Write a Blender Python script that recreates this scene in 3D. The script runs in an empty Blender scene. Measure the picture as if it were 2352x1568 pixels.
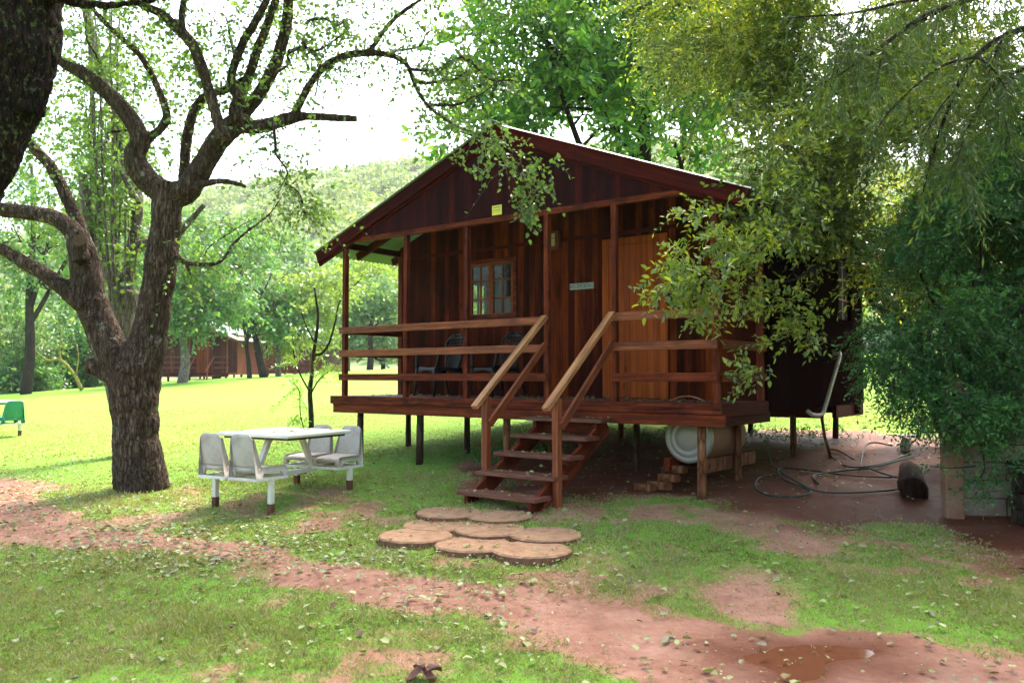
import bpy, bmesh, math, random
import numpy as np
from mathutils import Vector, Matrix, noise
random.seed(7); RNG = np.random.default_rng(7)
R = math.radians
sc = bpy.context.scene
COL = sc.collection
# ------------------------------------------------------------ camera, sky, sun, exposure
PITCH = R(2.43); FPX = 1907.0; EYE = 1.6
cam_d = bpy.data.cameras.new("camera"); cam = bpy.data.objects.new("camera", cam_d); COL.objects.link(cam)
cam.location = (0, 0, EYE); cam.rotation_euler = (R(90) + PITCH, 0, 0)
cam_d.sensor_width = 36; cam_d.lens = 36 * FPX / 2352; cam_d.clip_end = 3000; cam_d.clip_start = 0.05
cam_d.dof.use_dof = True; cam_d.dof.focus_distance = 9.5; cam_d.dof.aperture_fstop = 4.5
sc.camera = cam
SUN_EL = R(58); SUN_AZ = R(28)            # azimuth from +Y towards +X
w = bpy.data.worlds.new("World"); sc.world = w; w.use_nodes = True
nt = w.node_tree; bg = nt.nodes["Background"]
sky = nt.nodes.new("ShaderNodeTexSky"); sky.sky_type = 'NISHITA'; sky.sun_disc = False
sky.sun_elevation = SUN_EL; sky.sun_rotation = SUN_AZ; sky.air_density = 1.3; sky.dust_density = 5.0; sky.ozone_density = 1.0
nt.links.new(sky.outputs[0], bg.inputs[0]); bg.inputs[1].default_value = 0.15
sd = bpy.data.lights.new("sun", 'SUN'); sd.energy = 2.1; sd.angle = R(16); sd.color = (1, .95, .86)
sun = bpy.data.objects.new("sun", sd); COL.objects.link(sun); sun.location = (20, 20, 40)
sdir = Vector((math.sin(SUN_AZ) * math.cos(SUN_EL), math.cos(SUN_AZ) * math.cos(SUN_EL), math.sin(SUN_EL)))
sun.rotation_euler = (-sdir).to_track_quat('-Z', 'Y').to_euler()
sc.view_settings.view_transform = 'Standard'; sc.view_settings.look = 'None'
sc.view_settings.exposure = 2.58; sc.view_settings.gamma = 1
try:
    sc.cycles.max_bounces = 8; sc.cycles.diffuse_bounces = 4; sc.cycles.glossy_bounces = 2
    sc.cycles.transmission_bounces = 4; sc.cycles.transparent_max_bounces = 8
    sc.cycles.caustics_reflective = False; sc.cycles.caustics_refractive = False
    sc.cycles.sample_clamp_indirect = 4; sc.cycles.use_denoising = True
except Exception: pass

# ------------------------------------------------------------ turning directions into places
def at(px, py, Y):
    rx = px - 1176; ry = 784 - py
    d = Vector((rx, FPX * math.cos(PITCH) - ry * math.sin(PITCH), FPX * math.sin(PITCH) + ry * math.cos(PITCH)))
    return Vector((0, 0, EYE)) + d * (Y / d.y)
A_Y = [-60, 0, 5, 8, 11, 16, 22, 30, 40, 50, 90, 200]; A_V = [-.3, 0, .05, .22, .44, .75, 1.1, 1.6, 2.15, 2.45, 3.2, 6]
B_Y = [-60, 0, 8, 12, 20, 30, 50, 200]; B_V = [0, 0, .02, .03, .04, .055, .055, .05]
MOUNDS = [(5.1, 10.9, .75, .5, .13), (4.35, 10.2, .9, .35, .10), (5.0, 9.6, .5, .4, .16), (3.2, 9.2, .5, .5, .04)]
def gh(x, y):
    x = np.asarray(x, float); y = np.asarray(y, float)
    z = np.interp(y, A_Y, A_V) + np.interp(y, B_Y, B_V) * np.clip(x, -40, 22)
    z = z + .018 * np.sin(x * 1.7 + y * .6) * np.sin(y * 1.3 - x * .4) + .008 * np.sin(x * 5.1 + 2) * np.sin(y * 4.3)
    for mx, my, sx, sy, h in MOUNDS:
        z = z + h * np.exp(-((x - mx) / sx) ** 2 - ((y - my) / sy) ** 2)
    return z
def g1(x, y): return float(gh(x, y))
def gp(px, py, dz=0.0):
    lo, hi = 1.5, 120.0
    p = at(px, py, lo)
    Y = lo; prev = lo
    while Y < hi:
        p = at(px, py, Y)
        if p.z < g1(p.x, p.y) + dz: break
        prev = Y; Y *= 1.01
    a, b = prev, Y
    for _ in range(25):
        m = (a + b) / 2; p = at(px, py, m)
        if p.z < g1(p.x, p.y) + dz: b = m
        else: a = m
    return at(px, py, b)

# ------------------------------------------------------------ tagging and mesh helpers
def tag(o, label=None, cat=None, group=None, kind=None):
    if label: o['label'] = label
    if cat: o['category'] = cat
    if group: o['group'] = group
    if kind: o['kind'] = kind
    return o
def empty(name, loc=(0, 0, 0), rz=0, label=None, cat=None, group=None):
    o = bpy.data.objects.new(name, None); COL.objects.link(o); o.location = loc; o.rotation_euler = (0, 0, rz)
    o.empty_display_size = .2
    return tag(o, label, cat, group)
def link(name, me, parent=None, mats=(), smooth=False):
    o = bpy.data.objects.new(name, me); COL.objects.link(o)
    for m in mats: me.materials.append(m)
    if parent: o.parent = parent
    if smooth:
        me.polygons.foreach_set("use_smooth", [True] * len(me.polygons))
    return o
class MB:
    def __init__(s): s.v = []; s.f = []; s.m = []; s.mi = 0
    def add(s, vs, fs):
        b = len(s.v); s.v += [tuple(v) for v in vs]; s.f += [tuple(i + b for i in f) for f in fs]; s.m += [s.mi] * len(fs); return s
    def box(s, x0, x1, y0, y1, z0, z1):
        return s.add([(x0, y0, z0), (x1, y0, z0), (x1, y1, z0), (x0, y1, z0), (x0, y0, z1), (x1, y0, z1), (x1, y1, z1), (x0, y1, z1)],
                     [(0, 3, 2, 1), (4, 5, 6, 7), (0, 1, 5, 4), (1, 2, 6, 5), (2, 3, 7, 6), (3, 0, 4, 7)])
    def prism(s, pts, axis, a, b):          # polygon pts (2d) extruded along axis from a to b
        n = len(pts)
        def mk(p, t): return {'x': (t, p[0], p[1]), 'y': (p[0], t, p[1]), 'z': (p[0], p[1], t)}[axis]
        vs = [mk(p, a) for p in pts] + [mk(p, b) for p in pts]
        fs = [tuple(range(n))[::-1], tuple(range(n, 2 * n))] + [(i, (i + 1) % n, n + (i + 1) % n, n + i) for i in range(n)]
        return s.add(vs, fs)
    def bar(s, p, q, w, h, up=(0, 0, 1)):
        p = Vector(p); q = Vector(q); d = (q - p).normalized(); up = Vector(up)
        if abs(d.dot(up)) > .98: up = Vector((0, 1, 0))
        a = d.cross(up).normalized() * (w / 2); c = a.cross(d).normalized() * (h / 2)
        vs = [p - a - c, p + a - c, p + a + c, p - a + c, q - a - c, q + a - c, q + a + c, q - a + c]
        return s.add(vs, [(0, 1, 2, 3), (7, 6, 5, 4), (0, 4, 5, 1), (1, 5, 6, 2), (2, 6, 7, 3), (3, 7, 4, 0)])
    def tube(s, pts, rad, n=8, cap=True, wob=0.0):
        pts = [Vector(p) for p in pts]
        if not hasattr(rad, '__len__'): rad = [rad] * len(pts)
        b = len(s.v); t0 = (pts[1] - pts[0]).normalized()
        a = t0.orthogonal().normalized()
        for i, p in enumerate(pts):
            t = (pts[min(i + 1, len(pts) - 1)] - pts[max(i - 1, 0)])
            t = t.normalized() if t.length > 1e-9 else t0
            a = (a - t * a.dot(t)).normalized(); c = t.cross(a)
            for k in range(n):
                an = 2 * math.pi * k / n; r = rad[i]
                if wob: r *= 1 + wob * noise.noise(Vector((math.cos(an) * 1.3, math.sin(an) * 1.3, i * .35 + p.x)))
                s.v.append(tuple(p + (a * math.cos(an) + c * math.sin(an)) * r))
        m = len(pts)
        for i in range(m - 1):
            for k in range(n):
                k2 = (k + 1) % n
                s.f.append((b + i * n + k, b + i * n + k2, b + (i + 1) * n + k2, b + (i + 1) * n + k)); s.m.append(s.mi)
        if cap:
            s.f.append(tuple(b + k for k in range(n))[::-1]); s.m.append(s.mi)
            s.f.append(tuple(b + (m - 1) * n + k for k in range(n))); s.m.append(s.mi)
        return s
    def lathe(s, prof, n=24, mat=None):     # profile [(r, z)] about z
        b = len(s.v); M = mat or Matrix()
        for r, z in prof:
            for k in range(n):
                an = 2 * math.pi * k / n; s.v.append(tuple(M @ Vector((r * math.cos(an), r * math.sin(an), z))))
        for i in range(len(prof) - 1):
            for k in range(n):
                k2 = (k + 1) % n
                s.f.append((b + i * n + k, b + i * n + k2, b + (i + 1) * n + k2, b + (i + 1) * n + k)); s.m.append(s.mi)
        s.f.append(tuple(b + k for k in range(n))[::-1]); s.m.append(s.mi)
        s.f.append(tuple(b + (len(prof) - 1) * n + k for k in range(n))); s.m.append(s.mi)
        return s
    def grid(s, fn, nu, nv):
        b = len(s.v)
        for j in range(nv + 1):
            for i in range(nu + 1): s.v.append(tuple(fn(i / nu, j / nv)))
        for j in range(nv):
            for i in range(nu):
                a = b + j * (nu + 1) + i; s.f.append((a, a + 1, a + nu + 2, a + nu + 1)); s.m.append(s.mi)
        return s
    def build(s, name, mats, parent=None, smooth=False, bevel=0, solid=0, matrix=None):
        me = bpy.data.meshes.new(name); me.from_pydata(s.v, [], s.f); me.validate(); me.update()
        if not isinstance(mats, (list, tuple)): mats = [mats]
        o = link(name, me, parent, mats, smooth)
        if len(mats) > 1: me.polygons.foreach_set("material_index", s.m[:len(me.polygons)])
        if matrix is not None: o.matrix_local = matrix
        if solid:
            md = o.modifiers.new("solid", 'SOLIDIFY'); md.thickness = solid; md.offset = 0
        if bevel:
            md = o.modifiers.new("bevel", 'BEVEL'); md.width = bevel; md.segments = 2; md.limit_method = 'ANGLE'
        return o
def beam(name, p, q, w, h, mat, parent, bevel=.004, up=(0, 0, 1), extra=0.0):
    """a squared timber from p to q in the parent's space; its own x runs along the grain"""
    p = Vector(p); q = Vector(q); L = (q - p).length; d = (q - p).normalized(); up = Vector(up)
    if abs(d.dot(up)) > .98: up = Vector((0, 1, 0))
    yv = up.cross(d).normalized(); zv = d.cross(yv)
    M = Matrix(((d.x, yv.x, zv.x, p.x), (d.y, yv.y, zv.y, p.y), (d.z, yv.z, zv.z, p.z), (0, 0, 0, 1)))
    mb = MB(); mb.box(-extra, L + extra, -w / 2, w / 2, -h / 2, h / 2)
    return mb.build(name, mat, parent, bevel=bevel, matrix=M)
def fastmesh(name, V, F, mats, parent=None, midx=None, smooth=False):
    """V (n,3), F list of (m,k) int arrays"""
    me = bpy.data.meshes.new(name); me.vertices.add(len(V)); me.vertices.foreach_set("co", np.ascontiguousarray(V, dtype=np.float32).ravel())
    tot = sum(f.size for f in F); npol = sum(len(f) for f in F)
    me.loops.add(tot); me.polygons.add(npol)
    me.loops.foreach_set("vertex_index", np.concatenate([f.ravel() for f in F]).astype(np.int32))
    ls = []; st = 0
    for f in F:
        ls.append(np.arange(len(f)) * f.shape[1] + st); st += f.size
    me.polygons.foreach_set("loop_start", np.concatenate(ls).astype(np.int32))
    if midx is not None: me.polygons.foreach_set("material_index", np.asarray(midx, dtype=np.int32))
    if smooth: me.polygons.foreach_set("use_smooth", np.ones(npol, dtype=bool))
    me.update(calc_edges=True); me.validate()
    return link(name, me, parent, mats)

# ------------------------------------------------------------ materials
def mat(name):
    m = bpy.data.materials.new(name); m.use_nodes = True; n = m.node_tree
    return m, n, n.nodes["Principled BSDF"], n.nodes["Material Output"]
def N(n, t, **kw):
    o = n.nodes.new(t)
    for k, v in kw.items():
        if hasattr(o, k): setattr(o, k, v)
        else: o.inputs[k].default_value = v
    return o
def ramp(n, stops, interp='LINEAR'):
    r = n.nodes.new("ShaderNodeValToRGB"); r.color_ramp.interpolation = interp
    e = r.color_ramp.elements
    while len(e) < len(stops): e.new(.5)
    for i, (p, c) in enumerate(stops):
        e[i].position = p; e[i].color = (*c, 1) if len(c) == 3 else c
    return r
def mapping(n, scale, out="Object"):
    tc = n.nodes.new("ShaderNodeTexCoord"); mp = n.nodes.new("ShaderNodeMapping"); mp.inputs["Scale"].default_value = scale
    n.links.new(tc.outputs[out], mp.inputs["Vector"]); return mp
def mathn(n, op, a=None, b=None):
    m = n.nodes.new("ShaderNodeMath"); m.operation = op
    for i, x in enumerate((a, b)):
        if x is None: continue
        if isinstance(x, (int, float)): m.inputs[i].default_value = x
        else: n.links.new(x, m.inputs[i])
    return m.outputs[0]
def mixc(n, fac, a, b, mode='MIX'):
    m = n.nodes.new("ShaderNodeMix"); m.data_type = 'RGBA'; m.blend_type = mode
    for s, x in ((0, fac), (6, a), (7, b)):
        if isinstance(x, (int, float)): m.inputs[s].default_value = x
        elif isinstance(x, tuple): m.inputs[s].default_value = (*x, 1)
        else: n.links.new(x, m.inputs[s])
    return m.outputs[2]
def leaf_mat(name, cols, trans=.4, rough=.42, spec=.5, tmul=(1.3, 1.25, .5), ns_=.9):
    m, n, b, out = mat(name)
    ge = n.nodes.new("ShaderNodeNewGeometry")
    r = ramp(n, [(i / (len(cols) - 1), c) for i, c in enumerate(cols)])
    ns = N(n, "ShaderNodeTexNoise", Scale=ns_, Detail=2.0); mp = mapping(n, (1, 1, 1)); n.links.new(mp.outputs[0], ns.inputs["Vector"])
    f = mathn(n, 'ADD', mathn(n, 'MULTIPLY', ge.outputs["Random Per Island"], .6), mathn(n, 'MULTIPLY', mathn(n, 'SUBTRACT', ns.outputs[0], .25), .8))
    n.links.new(f, r.inputs[0]); n.links.new(r.outputs[0], b.inputs["Base Color"])
    b.inputs["Roughness"].default_value = rough; b.inputs["Specular IOR Level"].default_value = spec
    tr = n.nodes.new("ShaderNodeBsdfTranslucent"); n.links.new(mixc(n, 1.0, r.outputs[0], tmul, 'MULTIPLY'), tr.inputs[0])
    mx = n.nodes.new("ShaderNodeMixShader"); mx.inputs[0].default_value = trans
    n.links.new(b.outputs[0], mx.inputs[1]); n.links.new(tr.outputs[0], mx.inputs[2]); n.links.new(mx.outputs[0], out.inputs[0])
    return m
def bark_mat(name, dark, mid, light, scale=1.0, moss=None, mossamt=.5, bump=.8, lichen=None, mscale=9.0):
    m, n, b, out = mat(name)
    mp = mapping(n, (26 * scale, 26 * scale, 6 * scale))
    ns = N(n, "ShaderNodeTexNoise", Scale=1.0, Detail=6.0, Roughness=.65); n.links.new(mp.outputs[0], ns.inputs["Vector"])
    vo = N(n, "ShaderNodeTexVoronoi", Scale=1.6); vo.feature = 'DISTANCE_TO_EDGE'
    wv = mixc(n, .35, mp.outputs[0], ns.outputs[1]); n.links.new(wv, vo.inputs["Vector"])
    r = ramp(n, [(.25, dark), (.5, mid), (.72, light)]); n.links.new(ns.outputs[0], r.inputs[0])
    c = r.outputs[0]
    big = N(n, "ShaderNodeTexNoise", Scale=2.2, Detail=3.0); mp2 = mapping(n, (1, 1, .6)); n.links.new(mp2.outputs[0], big.inputs["Vector"])
    rb = ramp(n, [(.42, (0, 0, 0)), (.6, (1, 1, 1))]); n.links.new(big.outputs[0], rb.inputs[0])
    c = mixc(n, mathn(n, 'MULTIPLY', rb.outputs[0], .5), c, tuple(x * .45 for x in mid))
    crk = ramp(n, [(0.0, (0, 0, 0)), (.12, (1, 1, 1))]); n.links.new(vo.outputs[0], crk.inputs[0])
    c = mixc(n, mathn(n, 'MULTIPLY', mathn(n, 'SUBTRACT', 1.0, crk.outputs[0]), .7), c, tuple(x * .4 for x in dark))
    if moss:
        mo = N(n, "ShaderNodeTexNoise", Scale=mscale, Detail=6.0, Roughness=.75); mp3 = mapping(n, (1, 1, .8)); n.links.new(mp3.outputs[0], mo.inputs["Vector"])
        rm = ramp(n, [(.56, (0, 0, 0)), (.61, (1, 1, 1))]); n.links.new(mo.outputs[0], rm.inputs[0])
        c = mixc(n, mathn(n, 'MULTIPLY', rm.outputs[0], mossamt), c, moss)
    if lichen:
        mo = N(n, "ShaderNodeTexNoise", Scale=3.2, Detail=8.0, Roughness=.8); mp3 = mapping(n, (1, 1, 1)); n.links.new(mp3.outputs[0], mo.inputs["Vector"])
        rm = ramp(n, [(.6, (0, 0, 0)), (.63, (1, 1, 1))]); n.links.new(mo.outputs[0], rm.inputs[0])
        c = mixc(n, mathn(n, 'MULTIPLY', rm.outputs[0], .6), c, lichen)
    n.links.new(c, b.inputs["Base Color"]); b.inputs["Roughness"].default_value = .85; b.inputs["Specular IOR Level"].default_value = .07
    bp = n.nodes.new("ShaderNodeBump"); bp.inputs["Strength"].default_value = bump; bp.inputs["Distance"].default_value = .02
    h = mathn(n, 'ADD', mathn(n, 'MULTIPLY', crk.outputs[0], .5), ns.outputs[0]); n.links.new(h, bp.inputs["Height"]); n.links.new(bp.outputs[0], b.inputs["Normal"])
    return m
def plank_mat(name, c_dark, c_mid, c_lite, width=.1, axis='x', stain=.5, rough=.5, spec=.35, contrast=1.0):
    """vertical boards side by side along `axis`, each with its own tone, stained streaks and a groove"""
    m, n, b, out = mat(name)
    tc = n.nodes.new("ShaderNodeTexCoord"); sp = n.nodes.new("ShaderNodeSeparateXYZ"); n.links.new(tc.outputs["Object"], sp.inputs[0])
    u = mathn(n, 'MULTIPLY', sp.outputs[0 if axis == 'x' else 1], 1 / width)
    fl = mathn(n, 'FLOOR', u); fr = mathn(n, 'FRACT', u)
    wn = n.nodes.new("ShaderNodeTexWhiteNoise"); wn.noise_dimensions = '1D'; n.links.new(fl, wn.inputs["W"])
    cmb = n.nodes.new("ShaderNodeCombineXYZ"); n.links.new(mathn(n, 'MULTIPLY', fl, 3.7), cmb.inputs[1])
    n.links.new(mathn(n, 'MULTIPLY', u, 3.0), cmb.inputs[0]); n.links.new(mathn(n, 'MULTIPLY', sp.outputs[2], 1.6), cmb.inputs[2])
    ns = N(n, "ShaderNodeTexNoise", Scale=1.0, Detail=6.0, Roughness=.6, Distortion=.4); n.links.new(cmb.outputs[0], ns.inputs["Vector"])
    st = N(n, "ShaderNodeTexNoise", Scale=2.4, Detail=5.0, Roughness=.65, Distortion=.5); mp = mapping(n, (1.3, 1.3, .42)); n.links.new(mp.outputs[0], st.inputs["Vector"])
    kn = N(n, "ShaderNodeTexVoronoi", Scale=1.0); kmp = mapping(n, (5.0, 5.0, 2.2)); n.links.new(kmp.outputs[0], kn.inputs["Vector"])
    lo = N(n, "ShaderNodeTexNoise", Scale=1.0, Detail=3.0, Roughness=.55); lmp = mapping(n, (7, 7, .5)); n.links.new(lmp.outputs[0], lo.inputs["Vector"])
    f = mathn(n, 'ADD', mathn(n, 'MULTIPLY', wn.outputs["Value"], .22 * contrast), mathn(n, 'ADD', mathn(n, 'MULTIPLY', ns.outputs[0], .42), mathn(n, 'MULTIPLY', lo.outputs[0], .36)))
    r = ramp(n, [(.28, c_dark), (.5, c_mid), (.72, c_lite)]); n.links.new(f, r.inputs[0])
    rs = ramp(n, [(.45, (0, 0, 0)), (.62, (1, 1, 1))]); n.links.new(st.outputs[0], rs.inputs[0])
    c = mixc(n, mathn(n, 'MULTIPLY', rs.outputs[0], stain), r.outputs[0], c_dark)
    kr = ramp(n, [(.06, (1, 1, 1)), (.13, (0, 0, 0))]); n.links.new(kn.outputs[0], kr.inputs[0])
    c = mixc(n, mathn(n, 'MULTIPLY', kr.outputs[0], .7), c, tuple(x * .4 for x in c_dark))
    ed = mathn(n, 'ABSOLUTE', mathn(n, 'SUBTRACT', fr, .5)); gr = mathn(n, 'GREATER_THAN', ed, .47)
    c = mixc(n, mathn(n, 'MULTIPLY', gr, .75), c, (.008, .004, .003))
    n.links.new(c, b.inputs["Base Color"]); b.inputs["Specular IOR Level"].default_value = spec
    rr = mathn(n, 'ADD', mathn(n, 'MULTIPLY', ns.outputs[0], .3), rough - .15); n.links.new(rr, b.inputs["Roughness"])
    bp = n.nodes.new("ShaderNodeBump"); bp.inputs["Strength"].default_value = .5; bp.inputs["Distance"].default_value = .006
    h = mathn(n, 'SUBTRACT', mathn(n, 'MULTIPLY', ns.outputs[0], .5), gr); n.links.new(h, bp.inputs["Height"]); n.links.new(bp.outputs[0], b.inputs["Normal"])
    return m
def timber_mat(name, c_dark, c_mid, c_lite, rough=.42, spec=.45, patch=.5):
    """grain along the part's own x"""
    m, n, b, out = mat(name)
    oi = n.nodes.new("ShaderNodeObjectInfo")
    tc = n.nodes.new("ShaderNodeTexCoord"); ad = n.nodes.new("ShaderNodeVectorMath"); ad.operation = 'ADD'
    cx = n.nodes.new("ShaderNodeCombineXYZ"); n.links.new(mathn(n, 'MULTIPLY', oi.outputs["Random"], 37.0), cx.inputs[0]); n.links.new(mathn(n, 'MULTIPLY', oi.outputs["Random"], 11.0), cx.inputs[1])
    n.links.new(tc.outputs["Object"], ad.inputs[0]); n.links.new(cx.outputs[0], ad.inputs[1])
    mp = n.nodes.new("ShaderNodeMapping"); mp.inputs["Scale"].default_value = (1.6, 34, 34); n.links.new(ad.outputs[0], mp.inputs["Vector"])
    ns = N(n, "ShaderNodeTexNoise", Scale=1.0, Detail=5.0, Roughness=.6, Distortion=.6); n.links.new(mp.outputs[0], ns.inputs["Vector"])
    mp2 = n.nodes.new("ShaderNodeMapping"); mp2.inputs["Scale"].default_value = (4.2, 9, 9); n.links.new(ad.outputs[0], mp2.inputs["Vector"])
    st = N(n, "ShaderNodeTexNoise", Scale=1.0, Detail=4.0, Roughness=.6); n.links.new(mp2.outputs[0], st.inputs["Vector"])
    r = ramp(n, [(.3, c_dark), (.5, c_mid), (.7, c_lite)]); n.links.new(ns.outputs[0], r.inputs[0])
    rs = ramp(n, [(.46, (0, 0, 0)), (.64, (1, 1, 1))]); n.links.new(st.outputs[0], rs.inputs[0])
    c = mixc(n, mathn(n, 'MULTIPLY', rs.outputs[0], patch), r.outputs[0], c_dark)
    c = mixc(n, mathn(n, 'MULTIPLY', oi.outputs["Random"], .25), c, c_lite)
    n.links.new(c, b.inputs["Base Color"]); b.inputs["Specular IOR Level"].default_value = spec
    n.links.new(mathn(n, 'ADD', mathn(n, 'MULTIPLY', ns.outputs[0], .3), rough - .05), b.inputs["Roughness"])
    bp = n.nodes.new("ShaderNodeBump"); bp.inputs["Strength"].default_value = .5; bp.inputs["Distance"].default_value = .004
    n.links.new(ns.outputs[0], bp.inputs["Height"]); n.links.new(bp.outputs[0], b.inputs["Normal"])
    return m
def plain(name, c, rough=.5, spec=.5, metal=0, var=.25, vscale=6.0, dirt=None, dirtamt=.5, bump=.15):
    m, n, b, out = mat(name)
    ns = N(n, "ShaderNodeTexNoise", Scale=vscale, Detail=6.0, Roughness=.65); mp = mapping(n, (1, 1, 1)); n.links.new(mp.outputs[0], ns.inputs["Vector"])
    r = ramp(n, [(.3, tuple(x * (1 - var) for x in c)), (.7, tuple(min(1, x * (1 + var)) for x in c))]); n.links.new(ns.outputs[0], r.inputs[0]); cc = r.outputs[0]
    if dirt:
        n2 = N(n, "ShaderNodeTexNoise", Scale=vscale * .5, Detail=7.0, Roughness=.7); mp2 = mapping(n, (1, 1, 1)); n.links.new(mp2.outputs[0], n2.inputs["Vector"])
        r2 = ramp(n, [(.48, (0, 0, 0)), (.66, (1, 1, 1))]); n.links.new(n2.outputs[0], r2.inputs[0])
        cc = mixc(n, mathn(n, 'MULTIPLY', r2.outputs[0], dirtamt), cc, dirt)
    n.links.new(cc, b.inputs["Base Color"]); b.inputs["Roughness"].default_value = rough; b.inputs["Specular IOR Level"].default_value = spec; b.inputs["Metallic"].default_value = metal
    if bump:
        bp = n.nodes.new("ShaderNodeBump"); bp.inputs["Strength"].default_value = bump; bp.inputs["Distance"].default_value = .01
        n.links.new(ns.outputs[0], bp.inputs["Height"]); n.links.new(bp.outputs[0], b.inputs["Normal"])
    return m
M = {}
M['wall'] = plank_mat("wall_boards", (.009, .0014, .0008), (.060, .0072, .0018), (.24, .042, .006), .095, 'x', .7, .6, .03)
M['gable'] = plank_mat("gable_boards", (.009, .0025, .004), (.034, .0035, .004), (.12, .010, .007), .10, 'x', .5, .6, .05, .6)
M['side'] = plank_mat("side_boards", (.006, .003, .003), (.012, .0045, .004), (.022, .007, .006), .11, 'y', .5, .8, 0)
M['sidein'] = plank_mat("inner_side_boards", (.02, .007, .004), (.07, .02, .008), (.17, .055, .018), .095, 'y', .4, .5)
M['door'] = plank_mat("door_boards", (.14, .022, .003), (.33, .065, .007), (.48, .12, .014), .085, 'x', .25, .5, .08, .6)
M['redwood'] = timber_mat("stained_timber", (.016, .003, .0018), (.10, .015, .006), (.23, .046, .015), .55, .08, .7)
M['rail'] = timber_mat("rail_timber", (.045, .009, .004), (.18, .040, .014), (.34, .10, .036), .45, .22, .6)
M['pale'] = timber_mat("pale_timber", (.12, .04, .016), (.36, .145, .055), (.56, .28, .12), .42, .3, .35)
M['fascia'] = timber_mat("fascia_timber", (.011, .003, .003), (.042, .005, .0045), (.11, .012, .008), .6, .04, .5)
M['step'] = timber_mat("step_timber", (.04, .012, .008), (.12, .036, .022), (.22, .08, .05), .5, .3, .5)
M['frame'] = timber_mat("window_frame_timber", (.05, .008, .003), (.15, .025, .005), (.24, .05, .009), .5, .2, .3)
M['pole'] = bark_mat("pole_wood", (.07, .022, .010), (.17, .065, .030), (.30, .15, .07), .6, bump=.3)
M['poledark'] = bark_mat("weathered_pole_wood", (.025, .014, .010), (.06, .035, .022), (.12, .075, .05), .6, bump=.3)
M['rooftop'] = plain("roof_sheet", (.42, .47, .46), .35, .5, .6, .12, 2.0, (.25, .25, .22), .4)
M['roofunder'] = plain("green_roof_underside", (.20, .29, .19), .5, .3, 0, .12, 2.0, (.10, .15, .09), .4)
M['white'] = plain("old_white_paint", (.68, .65, .57), .5, .3, 0, .12, 9.0, (.26, .14, .08), .55)
M['seat'] = plain("grey_plastic", (.48, .43, .385), .55, .25, 0, .12, 9.0, (.22, .15, .11), .6)
M['greenseat'] = plain("green_plastic", (.02, .22, .12), .4, .5, 0, .15, 6.0, (.1, .3, .2), .3)
M['tabletop'] = plain("cream_tabletop", (.70, .68, .57), .4, .3, 0, .08, 6.0, (.38, .36, .26), .6)
M['black'] = plain("black_plastic", (.004, .005, .007), .38, .2, 0, .2, 5.0)
M['darkgrey'] = plain("dark_edge", (.02, .02, .02), .5)
M['rust'] = plain("rusted_steel", (.12, .05, .03), .8, .2, 0, .4, 20.0)
M['concrete'] = plain("red_dusted_concrete", (.36, .21, .125), .9, .1, 0, .35, 30.0, (.17, .075, .04), .7, .9)
M['discedge'] = plain("earth_stained_concrete", (.17, .08, .05), .9, .1, 0, .4, 18.0)
M['block'] = plain("concrete_block", (.24, .19, .155), .9, .05, 0, .22, 11.0, (.11, .045, .028), .6, .6)
M['mortar'] = plain("stained_mortar", (.10, .05, .035), .9, .1, 0, .3, 11.0)
M['cpost'] = plain("concrete_post", (.24, .14, .095), .9, .05, 0, .22, 14.0, (.14, .05, .025), .7, .6)
M['greywall'] = plain("grey_plaster", (.33, .33, .31), .9, .1, 0, .2, 1.5, (.2, .2, .18), .5)
M['brick'] = plain("brick", (.30, .12, .06), .9, .1, 0, .3, 3.0)
M['tankcap'] = plain("tank_cap_paint", (.30, .285, .26), .4, .3, .2, .1, 4.0, (.22, .14, .10), .5)
M['tank'] = plain("tank_paint", (.20, .10, .055), .6, .15, 0, .15, 4.0, (.13, .05, .025), .5)
M['pipe'] = plain("pvc_pipe", (.42, .38, .33), .5, .3, 0, .12, 8.0, (.22, .10, .05), .7)
M['hose'] = plain("green_hose", (.014, .028, .020), .5, .2, 0, .3, 20.0, (.06, .025, .015), .6)
M['dryleaf'] = None
M['yellow'] = plain("yellow_sticker", (.72, .62, .09), .5, .4, 0, .05)
M['olive'] = plain("sticker_print", (.30, .36, .05), .5, .4, 0, .05)
M['signgrey'] = plain("grey_sign_paint", (.24, .28, .27), .5, .4, 0, .15, 30.0)
M['signdark'] = plain("sign_lettering", (.04, .055, .05), .6, .3, 0, .1)
M['red'] = plain("red_box_paint", (.10, .012, .010), .5, .4, 0, .15)
M['cream'] = plain("cream_panel", (.33, .27, .16), .5, .4, 0, .1)
M['dark'] = plain("dark_interior", (.015, .012, .010), .9, .1, 0, .2)
M['rock'] = plain("red_rock", (.28, .12, .08), .9, .1, 0, .3, 4.0, None, 0, .5)
M['whitedrum'] = plain("white_drum_plastic", (.75, .76, .76), .4, .5, 0, .05)
# glass
m, n, b, out = mat("window_glass"); M['glass'] = m
gl = n.nodes.new("ShaderNodeBsdfGlossy"); gl.inputs["Roughness"].default_value = .06; gl.inputs[0].default_value = (.8, .85, .82, 1)
trn = n.nodes.new("ShaderNodeBsdfTransparent"); trn.inputs[0].default_value = (.72, .78, .74, 1)
mx = n.nodes.new("ShaderNodeMixShader"); mx.inputs[0].default_value = .022
n.links.new(trn.outputs[0], mx.inputs[1]); n.links.new(gl.outputs[0], mx.inputs[2]); n.links.new(mx.outputs[0], out.inputs[0])
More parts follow.
